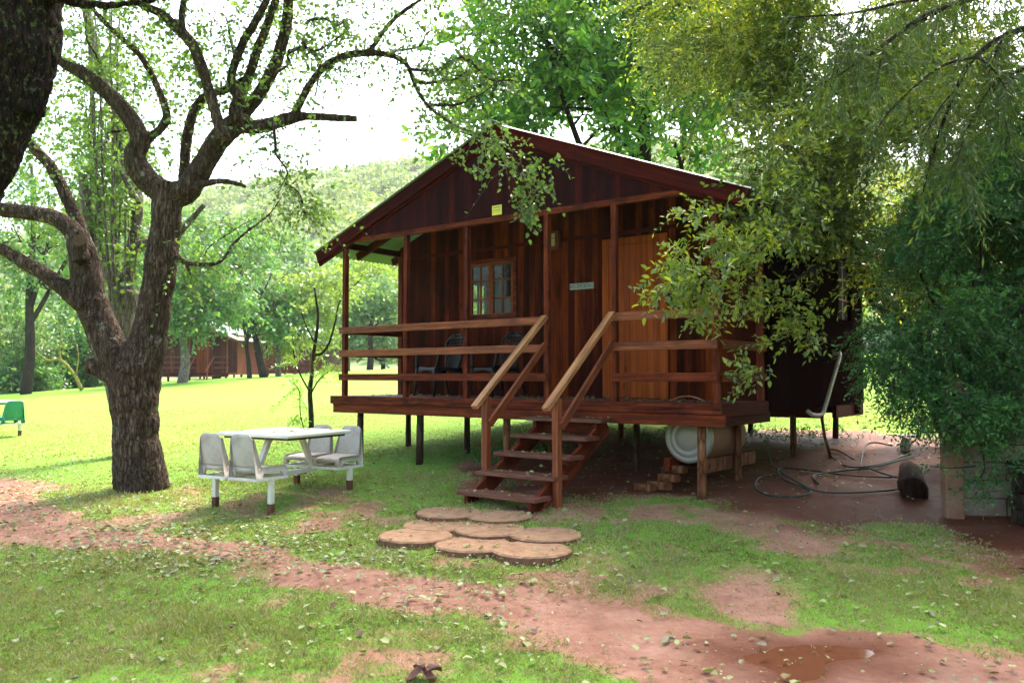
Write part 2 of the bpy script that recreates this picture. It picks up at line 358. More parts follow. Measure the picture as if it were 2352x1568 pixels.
# bark
M['bark'] = bark_mat("rough_bark", (.018, .012, .009), (.075, .047, .032), (.20, .145, .11), 1.0, (.07, .075, .03), .25, 1.0, (.30, .29, .24))
M['barkblack'] = bark_mat("wet_black_bark", (.006, .005, .006), (.018, .011, .009), (.05, .02, .014), 1.5, (.10, .13, .05), .65, 1.0, None, 30.0)
M['barkgrey'] = bark_mat("grey_bark", (.07, .055, .045), (.17, .14, .115), (.30, .26, .22), .8, None, 0, .6)
M['barkdark'] = bark_mat("dark_bark", (.012, .010, .008), (.04, .03, .022), (.085, .065, .05), .8, None, 0, .6)
M['logbark'] = bark_mat("muddy_log_bark", (.012, .006, .004), (.035, .014, .009), (.07, .03, .02), .7, None, 0, .8)
M['barkyellow'] = bark_mat("yellow_lichen_bark", (.10, .09, .02), (.26, .24, .05), (.40, .38, .12), .8, None, 0, .4)
M['twig'] = plain("twig_bark", (.10, .075, .06), .8, .2, 0, .35, 20.0)
M['cutwood'] = plain("sawn_end_wood", (.085, .05, .032), .85, .05, 0, .35, 25.0)
# leaves
M['L_hero'] = leaf_mat("small_round_leaves", [(.045, .10, .025), (.10, .19, .045), (.19, .30, .09)], .5)
M['L_back'] = leaf_mat("broad_green_leaves", [(.015, .08, .025), (.08, .21, .035), (.30, .50, .07)], .5)
M['L_gold'] = leaf_mat("yellow_green_leaves", [(.028, .085, .022), (.11, .19, .034), (.26, .32, .048), (.55, .52, .09)], .45, .30, .8, (1.7, 1.6, .5))
M['L_shrub'] = leaf_mat("dark_shrub_leaves", [(.010, .058, .012), (.032, .13, .024), (.13, .31, .06)], .32, .4, .4)
M['L_willow'] = leaf_mat("narrow_leaves", [(.03, .07, .012), (.07, .13, .022), (.14, .19, .035)], .45)
M['L_olive'] = leaf_mat("grey_green_leaves", [(.06, .14, .06), (.13, .24, .10), (.26, .38, .18)], .4)
M['L_mid'] = leaf_mat("mid_green_leaves", [(.03, .11, .03), (.09, .22, .06), (.19, .36, .10)], .42)
M['L_lime'] = leaf_mat("lime_leaves", [(.10, .18, .03), (.18, .28, .05), (.28, .38, .08)], .45)
M['L_hill'] = leaf_mat("hillside_leaves", [(.05, .11, .03), (.10, .18, .05), (.18, .26, .08)], .3)
M['L_weed'] = leaf_mat("weed_leaves", [(.03, .10, .02), (.06, .18, .03), (.1, .25, .05)], .4)
M['L_grass'] = leaf_mat("grass_blades", [(.105, .135, .034), (.18, .225, .05), (.28, .29, .10), (.42, .35, .2), (.14, .10, .06)], .4, .55, .3, (1.2, 1.2, .5))
M['L_fallen'] = leaf_mat("fallen_leaf", [(.035, .015, .010), (.10, .05, .025), (.20, .13, .05), (.24, .28, .10), (.34, .38, .17), (.20, .24, .11), (.10, .07, .045), (.03, .018, .012)], .2, .5, .4)

# ------------------------------------------------------------ ground: masks in world space
def sdpoly(P, X, Y):
    P = np.array(P); d = np.full(X.shape, 1e9); ins = np.zeros(X.shape, bool)
    for i in range(len(P)):
        a = P[i]; b = P[(i + 1) % len(P)]; e = b - a
        t = np.clip(((X - a[0]) * e[0] + (Y - a[1]) * e[1]) / (e @ e + 1e-9), 0, 1)
        d = np.minimum(d, np.hypot(X - a[0] - t * e[0], Y - a[1] - t * e[1]))
        c = ((a[1] > Y) != (b[1] > Y)) & (X < (b[0] - a[0]) * (Y - a[1]) / (b[1] - a[1] + 1e-12) + a[0])
        ins ^= c
    return np.where(ins, -d, d)
def wpoly(pts): return [tuple(gp(x, y).xy) for x, y in pts]
PATH = wpoly([(-700, 1130), (-200, 1120), (0, 1130), (90, 1140), (150, 1172), (240, 1212), (380, 1232), (520, 1235), (640, 1268), (760, 1302), (900, 1322), (1100, 1330), (1400, 1372), (1600, 1420), (1750, 1455),
              (2000, 1475), (2352, 1498), (2800, 1520), (2800, 1660), (1800, 1650), (1560, 1560), (1400, 1505), (1150, 1430), (900, 1385), (700, 1336), (560, 1296), (400, 1268), (180, 1250), (0, 1240), (-700, 1290)])
DIRT = [(wpoly([(1010, 1130), (1060, 1075), (1200, 1010), (1500, 990), (1990, 985), (2150, 1000), (2200, 1010), (2900, 1000), (2900, 1420), (2352, 1370), (2230, 1270), (2150, 1215), (2030, 1205), (1900, 1215), (1760, 1190), (1640, 1150), (1500, 1140), (1300, 1150)]), 0, .95),
        (wpoly([(1640, 1160), (1780, 1185), (1900, 1210), (1950, 1260), (1900, 1290), (1780, 1260), (1680, 1220)]), .02, .75),
        (wpoly([(1560, 1340), (1650, 1295), (1800, 1300), (1840, 1340), (1800, 1400), (1830, 1440), (1700, 1440), (1600, 1400)]), .04, .8),
        (wpoly([(400, 1120), (470, 1110), (500, 1150), (470, 1200), (400, 1190)]), .04, .55),
        (wpoly([(700, 1120), (800, 1110), (840, 1150), (760, 1160)]), .0, .6),
        (wpoly([(1330, 1250), (1420, 1262), (1430, 1300), (1350, 1300)]), .0, .6),
        (wpoly([(-300, 1100), (0, 1095), (110, 1098), (150, 1120), (60, 1135), (-300, 1150)]), .05, .85)]
PUDDLE = wpoly([(1690, 1490), (1760, 1478), (1900, 1476), (2010, 1482), (2040, 1500), (1990, 1530), (1900, 1545), (1880, 1580), (1760, 1580), (1740, 1530), (1700, 1510)])
def vnoise(X, Y, s, seed=0):
    """smooth lattice value noise in numpy"""
    x = X * s + seed * 17.3; y = Y * s + seed * 9.1
    xi = np.floor(x).astype(int); yi = np.floor(y).astype(int); fx = x - xi; fy = y - yi
    fx = fx * fx * (3 - 2 * fx); fy = fy * fy * (3 - 2 * fy)
    def h(a, b): return ((np.sin(a * 127.1 + b * 311.7 + seed * 3.1) * 43758.5453) % 1.0)
    return (h(xi, yi) * (1 - fx) + h(xi + 1, yi) * fx) * (1 - fy) + (h(xi, yi + 1) * (1 - fx) + h(xi + 1, yi + 1) * fx) * fy
def dirtmask(X, Y):
    nz = (vnoise(X, Y, 1.6, 1) - .5) * .5 + (vnoise(X, Y, 4.5, 2) - .5) * .35 + (vnoise(X, Y, 13, 3) - .5) * .22
    d = sdpoly(PATH, X, Y) + nz * .62 - .06
    m = np.clip(.5 - d / .40, 0, 1)
    for P, soft, amt in DIRT:
        d = sdpoly(P, X, Y) + nz * .8
        m = np.maximum(m, np.clip(.5 - d / .7, 0, 1) * amt)
    patch = np.clip((vnoise(X, Y, .9, 5) * .5 + vnoise(X, Y, 3.1, 6) * .3 + vnoise(X, Y, 9, 7) * .2 - .445) * 2.8, 0, .66) * np.clip((12.5 - Y) / 4, 0, 1)
    return np.maximum(m, patch)
def axis(segs):
    out = [segs[0][0]]
    for a, b, st in segs:
        k = max(1, int(round((b - a) / st))); out += list(np.linspace(a, b, k + 1)[1:])
    return np.array(out)
gx = axis([(-160, -60, 10), (-60, -20, 2), (-20, -9, .6), (-9, 7, .055), (7, 12, .3), (12, 40, 1.5), (40, 160, 10)])
gy = axis([(-40, -4, 3), (-4, 2.6, .6), (2.6, 13, .055), (13, 20, .2), (20, 40, .6), (40, 90, 2), (90, 130, 8)])
GX, GY = np.meshgrid(gx, gy)
DM = dirtmask(GX, GY)
GZ = gh(GX, GY) + (vnoise(GX, GY, 7, 8) - .5) * .018 * (GY < 14) - DM * .012 + (vnoise(GX, GY, 16, 9) - .5) * .008 * DM
pud = sdpoly(PUDDLE, GX, GY) + (vnoise(GX, GY, 5, 11) - .5) * .22
PZ0 = float(np.mean([g1(x, y) for x, y in PUDDLE]))
pm = np.clip(.5 - (pud - .28) / .5, 0, 1); pm = pm * pm * (3 - 2 * pm)
GZ = GZ * (1 - pm) + pm * (PZ0 + .004 + (vnoise(GX, GY, 9, 12) - .5) * .010 - .036 * np.clip(.5 - (pud + .10) / .22, 0, 1))
WET_SHADE = np.clip(.5 - (pud - .12) / .7, 0, 1)
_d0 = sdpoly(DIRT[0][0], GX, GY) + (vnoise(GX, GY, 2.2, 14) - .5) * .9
WET_SHADE = np.maximum(WET_SHADE, np.clip(.35 - _d0 / .7, 0, .85))  # damp earth, with the shade under the cabin painted into the same mask
V = np.stack([GX.ravel(), GY.ravel(), GZ.ravel()], 1); W_ = len(gx)
jj, ii = np.meshgrid(np.arange(len(gy) - 1), np.arange(W_ - 1), indexing='ij'); a = (jj * W_ + ii).ravel()
Q = np.stack([a, a + 1, a + W_ + 1, a + W_], 1)
qm = DM.ravel()[Q].mean(1) > .5
def ground_material():
    m, n, b, out = mat("lawn_and_red_earth")
    at_ = n.nodes.new("ShaderNodeAttribute"); at_.attribute_name = "dirt"; wt = n.nodes.new("ShaderNodeAttribute"); wt.attribute_name = "wet_shade"
    mp = mapping(n, (1, 1, 1))
    def nz(s, d=5.0, ro=.6):
        t = N(n, "ShaderNodeTexNoise", Scale=s, Detail=d, Roughness=ro); n.links.new(mp.outputs[0], t.inputs["Vector"]); return t.outputs[0]
    n1, n2, n3 = nz(.25), nz(3.0), nz(60.0)
    g = ramp(n, [(.3, (.095, .195, .024)), (.5, (.135, .265, .032)), (.7, (.20, .31, .055))])
    n.links.new(mathn(n, 'ADD', mathn(n, 'MULTIPLY', n1, .4), mathn(n, 'ADD', mathn(n, 'MULTIPLY', n2, .3), mathn(n, 'MULTIPLY', n3, .3))), g.inputs[0])
    d = ramp(n, [(.3, (.21, .095, .060)), (.5, (.33, .165, .115)), (.7, (.44, .25, .185))])
    n.links.new(mathn(n, 'ADD', mathn(n, 'MULTIPLY', n2, .6), mathn(n, 'MULTIPLY', nz(18.0, 6.0), .4)), d.inputs[0])
    dd = d.outputs[0]
    dd = mixc(n, wt.outputs["Fac"], dd, (.080, .0165, .0055))  # wet soil colour, deepened to stand in for shade by the cabin
    msk = mathn(n, 'ADD', at_.outputs["Fac"], mathn(n, 'MULTIPLY', mathn(n, 'SUBTRACT', nz(34.0, 5.0), .5), 1.1))
    rm = ramp(n, [(.30, (0, 0, 0)), (.62, (1, 1, 1))]); n.links.new(msk, rm.inputs[0])
    n.links.new(mixc(n, rm.outputs[0], g.outputs[0], dd), b.inputs["Base Color"])
    b.inputs["Specular IOR Level"].default_value = .06
    n.links.new(mathn(n, 'SUBTRACT', .85, mathn(n, 'MULTIPLY', wt.outputs["Fac"], .45)), b.inputs["Roughness"])
    bp = n.nodes.new("ShaderNodeBump"); bp.inputs["Strength"].default_value = .6; bp.inputs["Distance"].default_value = .03
    n.links.new(mathn(n, 'ADD', n3, mathn(n, 'MULTIPLY', nz(200.0, 3.0), .4)), bp.inputs["Height"]); n.links.new(bp.outputs[0], b.inputs["Normal"])
    return m
M['ground'] = ground_material()
def sheet(name, Qs):
    used, inv = np.unique(Qs, return_inverse=True)
    o = fastmesh(name, V[used], [inv.reshape(Qs.shape)], [M['ground']], smooth=True)
    for nm, arr in (("dirt", DM), ("wet_shade", WET_SHADE)):
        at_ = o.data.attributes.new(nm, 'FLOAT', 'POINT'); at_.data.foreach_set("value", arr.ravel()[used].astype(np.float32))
    return o
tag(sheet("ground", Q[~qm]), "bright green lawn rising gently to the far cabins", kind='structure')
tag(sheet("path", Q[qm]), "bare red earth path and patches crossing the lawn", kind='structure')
# puddle
m, n, b, out = mat("muddy_water"); M['water'] = m
b.inputs["Base Color"].default_value = (.13, .048, .024, 1); b.inputs["Roughness"].default_value = .10; b.inputs["Specular IOR Level"].default_value = .22
ns = N(n, "ShaderNodeTexNoise", Scale=14.0, Detail=2.0); mp = mapping(n, (1, 1, 1)); n.links.new(mp.outputs[0], ns.inputs["Vector"])
bp = n.nodes.new("ShaderNodeBump"); bp.inputs["Strength"].default_value = .05; n.links.new(ns.outputs[0], bp.inputs["Height"]); n.links.new(bp.outputs[0], b.inputs["Normal"])
mb = MB(); pc = [Vector((x, y)) for x, y in PUDDLE]; cx_ = sum((p.x for p in pc)) / len(pc); cy_ = sum((p.y for p in pc)) / len(pc)
vs = [(p.x, p.y, PZ0 - .010) for p in pc]
mb.add(vs, [tuple(range(len(vs)))]); o = mb.build("puddle", M['water']); tag(o, "muddy orange rain puddle on the red path", kind='structure')

# ------------------------------------------------------------ leaves and twigs, vectorised
T6 = (np.array([(0, 0, 0), (.32, .46, .10), (.72, .34, .10), (1, 0, -.04), (.72, -.34, .10), (.32, -.46, .10)]), np.array([(0, 1, 2, 3), (0, 3, 4, 5)]))
T4 = (np.array([(0, 0, 0), (.5, .5, .10), (1, 0, 0), (.5, -.5, .10)]), np.array([(0, 1, 2, 3)]))
TH = (np.array([(0, 0, 0), (.18, .52, .06), (.62, .42, .10), (1.05, 0, -.08), (.62, -.42, .10), (.18, -.52, .06)]), np.array([(0, 1, 2, 3), (0, 3, 4, 5)]))
TL = (np.array([(0, 0, 0), (.18, .48, .20), (.62, .40, .26), (1.0, 0, .10), (.62, -.38, .22), (.18, -.50, .12)]), np.array([(0, 1, 2, 3), (0, 3, 4, 5)]))
def unit(v): return v / (np.linalg.norm(v, axis=1, keepdims=True) + 1e-9)
def leaf_arrays(P, D, Nn, L, Wd, T):
    """P base, D along, Nn normal, L length, Wd width"""
    D = unit(D); B = unit(np.cross(Nn, D)); Nn = np.cross(D, B)
    t, f = T
    V = (P[:, None, :] + D[:, None, :] * (t[None, :, 0:1] * L[:, None, None]) + B[:, None, :] * (t[None, :, 1:2] * Wd[:, None, None])
         + Nn[:, None, :] * (t[None, :, 2:3] * Wd[:, None, None] * 1.5))
    F = f[None] + (np.arange(len(P)) * len(t))[:, None, None]
    return V.reshape(-1, 3), F.reshape(-1, f.shape[1])
def twig_arrays(A, B, ra, rb):
    d = unit(B - A); up = np.where(np.abs(d[:, 2:3]) > .9, np.array([[1, 0, 0]]), np.array([[0, 0, 1.]])); x = unit(np.cross(d, up)); y = np.cross(d, x)
    out = []
    for P, r in ((A, ra), (B, rb)):
        for k in range(3):
            an = 2 * math.pi * k / 3; out.append(P + (x * math.cos(an) + y * math.sin(an)) * r[:, None])
    V = np.stack(out, 1); f = np.array([(0, 1, 4, 3), (1, 2, 5, 4), (2, 0, 3, 5)])
    F = f[None] + (np.arange(len(A)) * 6)[:, None, None]
    return V.reshape(-1, 3), F.reshape(-1, 4)
def sprigs(A, D, L, n, leaf, T=T6, droop=.3, spread=.9, aspect=.5, tw=.004, jit=.25, flat=.4):
    """A anchors (m,3), D directions, L lengths (m,), n leaves each -> leaf and twig arrays"""
    m = len(A); D = unit(D); g = np.array([0, 0, -1.])
    t = (np.arange(n) + .6) / n
    P = A[:, None] + D[:, None] * (L[:, None, None] * t[None, :, None]) + g * (droop * L[:, None, None] * (t ** 2)[None, :, None])
    s = unit(np.cross(D, RNG.normal(size=(m, 3))))
    side = np.where(np.arange(n) % 2 == 0, 1., -1.)[None, :, None]
    LD = D[:, None] * .7 + s[:, None] * side * spread + RNG.normal(size=(m, n, 3)) * jit + g * droop * .6
    P = P.reshape(-1, 3); LD = LD.reshape(-1, 3)
    NN = np.array([0, 0, 1.]) * flat + RNG.normal(size=LD.shape) * .6
    ll = leaf * RNG.uniform(.6, 1.25, len(P))
    lv, lf = leaf_arrays(P, LD, NN, ll, ll * aspect * RNG.uniform(.85, 1.15, len(P)), T)
    E = A + D * L[:, None] + g * (droop * L[:, None]); Mi = A + D * (L[:, None] * .5) + g * (droop * .25 * L[:, None])
    tv1, tf1 = twig_arrays(A, Mi, np.full(m, tw), np.full(m, tw * .7)); tv2, tf2 = twig_arrays(Mi, E, np.full(m, tw * .7), np.full(m, tw * .3))
    return lv, lf, np.concatenate([tv1, tv2]), np.concatenate([tf1, tf2 + len(tv1)])
def foliage(name, parts, leafmat, parent, twigmat=None):
    lv = []; lf = []; tv = []; tf = []; o = 0
    for a, b, c, d in parts:
        lv.append(a); lf.append(b + o); o += len(a)
    for a, b, c, d in parts:
        lv.append(c); tf.append(d + o); o += len(c)
    V = np.concatenate(lv); LF = np.concatenate(lf); TF = np.concatenate(tf)
    mi = np.concatenate([np.zeros(len(LF)), np.ones(len(TF))])
    return fastmesh(name, V, [LF, TF], [leafmat, twigmat or M['twig']], parent, mi)
def in_lobes(lobes, count, hollow=.35, gap=0.0, gs=1.2, seed=0, flat_bottom=False):
    """anchors through a set of ellipsoids (cx,cy,cz,rx,ry,rz); returns points and outward directions"""
    vol = np.array([l[3] * l[4] * l[5] for l in lobes]) ** .75; idx = RNG.choice(len(lobes), count, p=vol / vol.sum())
    Lb = np.array(lobes)[idx]; d = unit(RNG.normal(size=(count, 3))); r = (hollow + (1 - hollow) * RNG.random(count)) ** .6
    wob = 1 + .25 * np.sin(d[:, 0] * 5 + idx) * np.cos(d[:, 2] * 4 + idx * 2)
    P = Lb[:, :3] + d * Lb[:, 3:] * (r * wob)[:, None]
    if gap > 0:
        nz = np.array([noise.noise(Vector(p) * gs + Vector((seed, 0, 0))) for p in P]); keep = nz > (gap - .5) * .8; P = P[keep]; d = d[keep]
    return P, unit(d + RNG.normal(size=d.shape) * .5)
def lobe(px, py, rpx, Y, ratio=1.0, depth=1.0):
    c = at(px, py, Y); r = rpx * Y / FPX; return (c.x, c.y, c.z, r, r * depth, r * ratio)
def catmull(P, k=5):
    P = [np.array(p, float) for p in P]; P = [2 * P[0] - P[1]] + P + [2 * P[-1] - P[-2]]; out = []
    for i in range(1, len(P) - 2):
        for j in range(k):
            t = j / k; a, b, c, d = P[i - 1:i + 3]
            out.append(.5 * (2 * b + (c - a) * t + (2 * a - 5 * b + 4 * c - d) * t * t + (3 * b - a - 3 * c + d) * t ** 3))
    out.append(P[-2]); return out
def limb(mb, pts, Y0=None, sides=12, k=5, wob=.12, jitter=0):
    """pts (px,py,rpx[,Y]) -> tube; returns world points with radius"""
    W = []
    for p in pts:
        Y = p[3] if len(p) > 3 else Y0
        q = at(p[0], p[1], Y); W.append((q.x, q.y, q.z, p[2] * Y / FPX))
    C = catmull(W, k)
    if jitter:
        for i, c in enumerate(C): c[:3] += np.array(noise.noise_vector(Vector(c[:3]) * 2.3)) * jitter
    mb.tube([c[:3] for c in C], [max(.003, c[3]) for c in C], sides, True, wob)
    return C

# ------------------------------------------------------------ the wooden cabin
CA = -math.atan2(.610, .792)                    # local +x runs right along the deck front, +y back into the house
C0 = Vector((2.16, 8.6, 0.2)); HD = 1.12        # deck top in local z
def t2x(t): return -t
cabin = empty("wooden_cabin", C0, CA, "raised dark red-brown wooden cabin with deck, stairs and pitched metal roof, nearest the camera", "cabin")
CM = Matrix.Translation(C0) @ Matrix.Rotation(CA, 4, 'Z'); CI = CM.inverted()
def gl_(x, y):                                   # ground height in cabin space
    p = CM @ Vector((x, y, 0)); return g1(p.x, p.y) - C0.z
WD = 6.03; XL = -WD; DY = 1.3; BY = 5.3
RZ = lambda x: HD + 3.47 - .385 * abs(x + 3.0)   # roof height at x
def P_(name, mb, mt, par=None, **k): return mb.build(name, mt, par or cabin, **k)
# deck and its boards
mb = MB()
for i in range(9):
    mb.box(XL + .005, -.005, i * DY / 9 + .004, (i + 1) * DY / 9 - .004, HD - .035, HD)
P_("deck_floor", mb, M['step'], bevel=.003)
beam("deck_edge_board", (XL - .04, -.03, HD - .055), (.02, -.03, HD - .055), .045, .115, M['redwood'], cabin)
beam("deck_bearer", (XL - .0, .0, HD - .178), (.045, .0, HD - .178), .06, .125, M['redwood'], cabin)
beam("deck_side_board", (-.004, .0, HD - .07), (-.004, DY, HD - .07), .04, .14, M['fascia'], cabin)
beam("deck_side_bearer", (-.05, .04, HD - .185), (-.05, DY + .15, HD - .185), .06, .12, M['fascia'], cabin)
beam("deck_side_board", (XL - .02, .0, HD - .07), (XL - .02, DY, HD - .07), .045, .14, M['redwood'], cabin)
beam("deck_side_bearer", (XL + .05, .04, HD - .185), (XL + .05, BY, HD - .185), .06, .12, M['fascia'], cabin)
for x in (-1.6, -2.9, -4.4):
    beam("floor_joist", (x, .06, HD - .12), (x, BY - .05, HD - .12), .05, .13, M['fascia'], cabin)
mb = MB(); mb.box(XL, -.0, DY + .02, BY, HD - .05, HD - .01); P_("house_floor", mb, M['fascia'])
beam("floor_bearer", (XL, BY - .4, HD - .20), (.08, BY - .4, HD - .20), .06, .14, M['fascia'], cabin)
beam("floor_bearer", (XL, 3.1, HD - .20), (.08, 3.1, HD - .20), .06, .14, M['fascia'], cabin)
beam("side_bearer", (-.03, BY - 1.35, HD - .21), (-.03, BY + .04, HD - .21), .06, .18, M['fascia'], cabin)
# verandah posts
PT = [5.86, 4.60, 3.50, 2.22, 1.285, .07]
for t in PT:
    beam("verandah_post", (-t, .045, HD), (-t, .045, HD + 2.25), .068, .068, M['redwood'], cabin, up=(0, 1, 0))
beam("gable_beam", (-5.98, .045, HD + 2.27), (.02, .045, HD + 2.27), .07, .07, M['redwood'], cabin)
# rails: three on each side of the stairs and along both deck ends
for z, mt in ((.955, 'rail'), (.62, 'rail'), (.275, 'redwood')):
    beam("rail", (-5.92, -.008, HD + z), (-2.20, -.008, HD + z), .034, .095, M['rail'] if z > .3 else M['redwood'], cabin)
    beam("rail", (-1.30, -.008, HD + z), (-.03, -.008, HD + z), .034, .095, M[mt], cabin)
    beam("rail", (-.012, .06, HD + z), (-.012, DY, HD + z), .034, .095, M['redwood'], cabin)
    beam("rail", (-5.90, .09, HD + z), (-5.90, DY, HD + z), .034, .095, M['redwood'], cabin)
# front wall with window and door openings
def wall_x(mb, x0, x1, y0, y1, z0, z1, holes):
    xs = sorted({x0, x1, *[h[0] for h in holes], *[h[1] for h in holes]})
    for a, b in zip(xs[:-1], xs[1:]):
        zs = [(z0, z1)]
        for h in holes:
            if h[0] <= a + 1e-6 and h[1] >= b - 1e-6:
                zs = [s for (p, q) in zs for s in ((p, min(q, h[2])), (max(p, h[3]), q)) if s[1] - s[0] > 1e-4]
        for p, q in zs: mb.box(a, b, y0, y1, p, q)
wx0, wx1, wz0, wz1 = -4.52, -3.70, HD + 1.16, HD + 1.95
mb = MB(); wall_x(mb, XL + .03, -.03, DY, DY + .05, HD - .0, HD + 2.42, [(wx0, wx1, wz0, wz1)])
mb.prism([(XL + .03, HD + 2.42), (-.03, HD + 2.42), (-3.0, RZ(-3.0) - .06)], 'y', DY, DY + .05)
P_("front_wall", mb, M['wall'])
beam("wall_trim", (XL + .03, DY - .012, HD + 2.16), (-.03, DY - .012, HD + 2.16), .022, .05, M['fascia'], cabin)
for x in (XL + .06, -.07):
    beam("corner_board", (x, DY - .015, HD), (x, DY - .015, HD + 2.3), .028, .09, M['redwood'], cabin, up=(1, 0, 0))
# window
win = empty("window", (0, 0, 0)); win.parent = cabin
def framebox(mb, x0, x1, z0, z1, w, y0, y1):
    mb.box(x0, x0 + w, y0, y1, z0, z1); mb.box(x1 - w, x1, y0, y1, z0, z1)
    mb.box(x0 + w, x1 - w, y0, y1, z0, z0 + w); mb.box(x0 + w, x1 - w, y0, y1, z1 - w, z1)
mb = MB(); framebox(mb, wx0 - .055, wx1 + .065, wz0 - .03, wz1 + .06, .06, DY - .022, DY - .003)
mb.build("window_frame", M['redwood'], win, bevel=.003)
mid = (wx0 + wx1) / 2
for a, b in ((wx0, mid - .002), (mid + .002, wx1)):
    mb = MB(); framebox(mb, a, b, wz0, wz1, .042, DY - .012, DY + .03)
    cx = (a + b) / 2; mb.box(cx - .011, cx + .011, DY - .006, DY + .02, wz0 + .042, wz1 - .042)
    for k in (1, 2):
        z = wz0 + (wz1 - wz0) * k / 3
        mb.box(a + .042, cx - .011, DY - .006, DY + .02, z - .011, z + .011); mb.box(cx + .011, b - .042, DY - .006, DY + .02, z - .011, z + .011)
    mb.build("casement", M['frame'], win, bevel=.002)
    mb = MB(); mb.box(a + .04, b - .04, DY + .005, DY + .008, wz0 + .04, wz1 - .04); mb.build("pane", M['glass'], win)
# door
dx0, dx1 = -2.20, -1.28
mb = MB(); mb.box(dx0, dx0 + .10, DY - .03, DY - .004, HD, HD + 2.09); mb.box(dx1 - .03, dx1 + .03, DY - .03, DY - .004, HD, HD + 2.09); mb.box(dx0 + .10, dx1 - .03, DY - .03, DY - .004, HD + 2.00, HD + 2.09)
fr = P_("door_frame", mb, M['door'], bevel=.004)
mb = MB(); mb.box(dx0 + .102, dx1 - .032, DY - .022, DY - .003, HD + .01, HD + 1.998)
for k in (0,): mb.box(dx0 + .102, dx1 - .032, DY - .028, DY - .022, HD + 1.90, HD + 1.99)
dr = P_("door", mb, M['door'], bevel=.003)
mb = MB(); mb.tube([(dx0 + .16, DY - .03, HD + 1.0), (dx0 + .16, DY - .07, HD + 1.0), (dx0 + .27, DY - .075, HD + 1.0)], .009, 8); mb.build("door_handle", M['pipe'], dr)
# side walls
sy0, sy1, sz0, sz1 = 4.02, 4.62, HD + 1.10, HD + 1.98
def wall_y(mb, x0, x1, y0, y1, z0, z1, holes):
    m2 = MB(); wall_x(m2, y0, y1, 0, 1, z0, z1, holes)
    for i in range(0, len(m2.v), 8):
        q = m2.v[i:i + 8]; ys = [v[0] for v in q]; zs = [v[2] for v in q]; mb.box(x0, x1, min(ys), max(ys), min(zs), max(zs))
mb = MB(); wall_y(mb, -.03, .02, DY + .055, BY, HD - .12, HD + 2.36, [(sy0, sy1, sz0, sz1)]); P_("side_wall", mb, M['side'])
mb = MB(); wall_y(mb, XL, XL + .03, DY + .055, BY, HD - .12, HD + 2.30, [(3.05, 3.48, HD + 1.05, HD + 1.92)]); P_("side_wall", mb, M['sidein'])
mb = MB(); wall_x(mb, XL + .032, -.032, BY - .05, BY, HD - .1, HD + 2.3, [])
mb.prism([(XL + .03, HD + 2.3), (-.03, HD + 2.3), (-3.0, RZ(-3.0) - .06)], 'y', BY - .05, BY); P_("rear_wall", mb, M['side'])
for (x, yy0, yy1, zz0, zz1, fm, xo) in ((.02, sy0, sy1, sz0, sz1, 'side', .022), (XL, 3.05, 3.48, HD + 1.05, HD + 1.92, 'frame', -.022)):
    sw = empty("window", (0, 0, 0)); sw.parent = cabin
    m2 = MB(); framebox(m2, yy0 - .07, yy1 + .07, zz0 - .07, zz1 + .07, .07, 0, 1)
    xa, xb = sorted((x + .002 * (1 if xo > 0 else -1), x + xo)); mb = MB()
    for i in range(0, len(m2.v), 8):
        q = m2.v[i:i + 8]; mb.box(xa, xb, min(v[0] for v in q), max(v[0] for v in q), min(v[2] for v in q), max(v[2] for v in q))
    mb.build("window_frame", M[fm], sw, bevel=.006)
    mb = MB(); ym = (yy0 + yy1) / 2; xi = x - .025 * (1 if xo > 0 else -1)
    mb.box(xi - .01, xi + .01, ym - .02, ym + .02, zz0, zz1)
    for k in (1, 2): z = zz0 + (zz1 - zz0) * k / 3; mb.box(xi - .009, xi + .009, yy0, yy1, z - .012, z + .012)
    mb.build("glazing_bar", M['frame'], sw)
    mb = MB(); mb.box(xi - .003, xi + .0, yy0, yy1, zz0, zz1); mb.build("pane", M['dark'] if xo > 0 else M['glass'], sw)  # right side pane coloured opaque dark in place of an unlit room
    if xo > 0: mb = MB(); mb.box(-.13, -.10, yy0 - .12, yy1 + .12, zz0 - .1, zz1 + .1); mb.build("added_dark_panel", M['dark'], sw)  # dark panel added behind the pane to block the bright strip
mb = MB(); mb.box(-1.62, -1.58, DY + .055, BY - .055, HD, HD + 2.3); P_("added_view_blocker", mb, M['dark'])  # unseen wall added to block bright views through the side window
# gable
mb = MB(); zb = HD + 2.306
mb.prism([(-5.98, zb), (-.02, zb), (-.02, zb + .02), (-3.0, RZ(-3.0) - .05), (-5.98, zb + .02)], 'y', .02, .05)
P_("gable_wall", mb, M['gable'])
e0, e1 = -6.42, .32
def slope(x): return RZ(x)
for xa, xb in ((e0, -3.0), (e1, -3.0)):
    p = Vector((xa, -.03, RZ(xa) - .085)); q = Vector((xb, -.03, RZ(xb) - .085))
    beam("bargeboard", p, q, .035, .17, M['fascia'], cabin)
    beam("bargeboard_strip", p + Vector((0, .045, -.10)), q + Vector((0, .045, -.10)), .03, .05, M['fascia'], cabin)
    for y in (.6, 1.36, 2.6, 3.9, 5.2):
        pa = Vector((xa * .97, y, RZ(xa * .97) - .09)); beam("rafter", pa, (xb, y, RZ(xb) - .09), .05, .11, M['fascia'], cabin)
beam("wall_plate", (XL + .04, .08, HD + 2.24), (XL + .04, BY, HD + 2.24), .06, .09, M['fascia'], cabin)
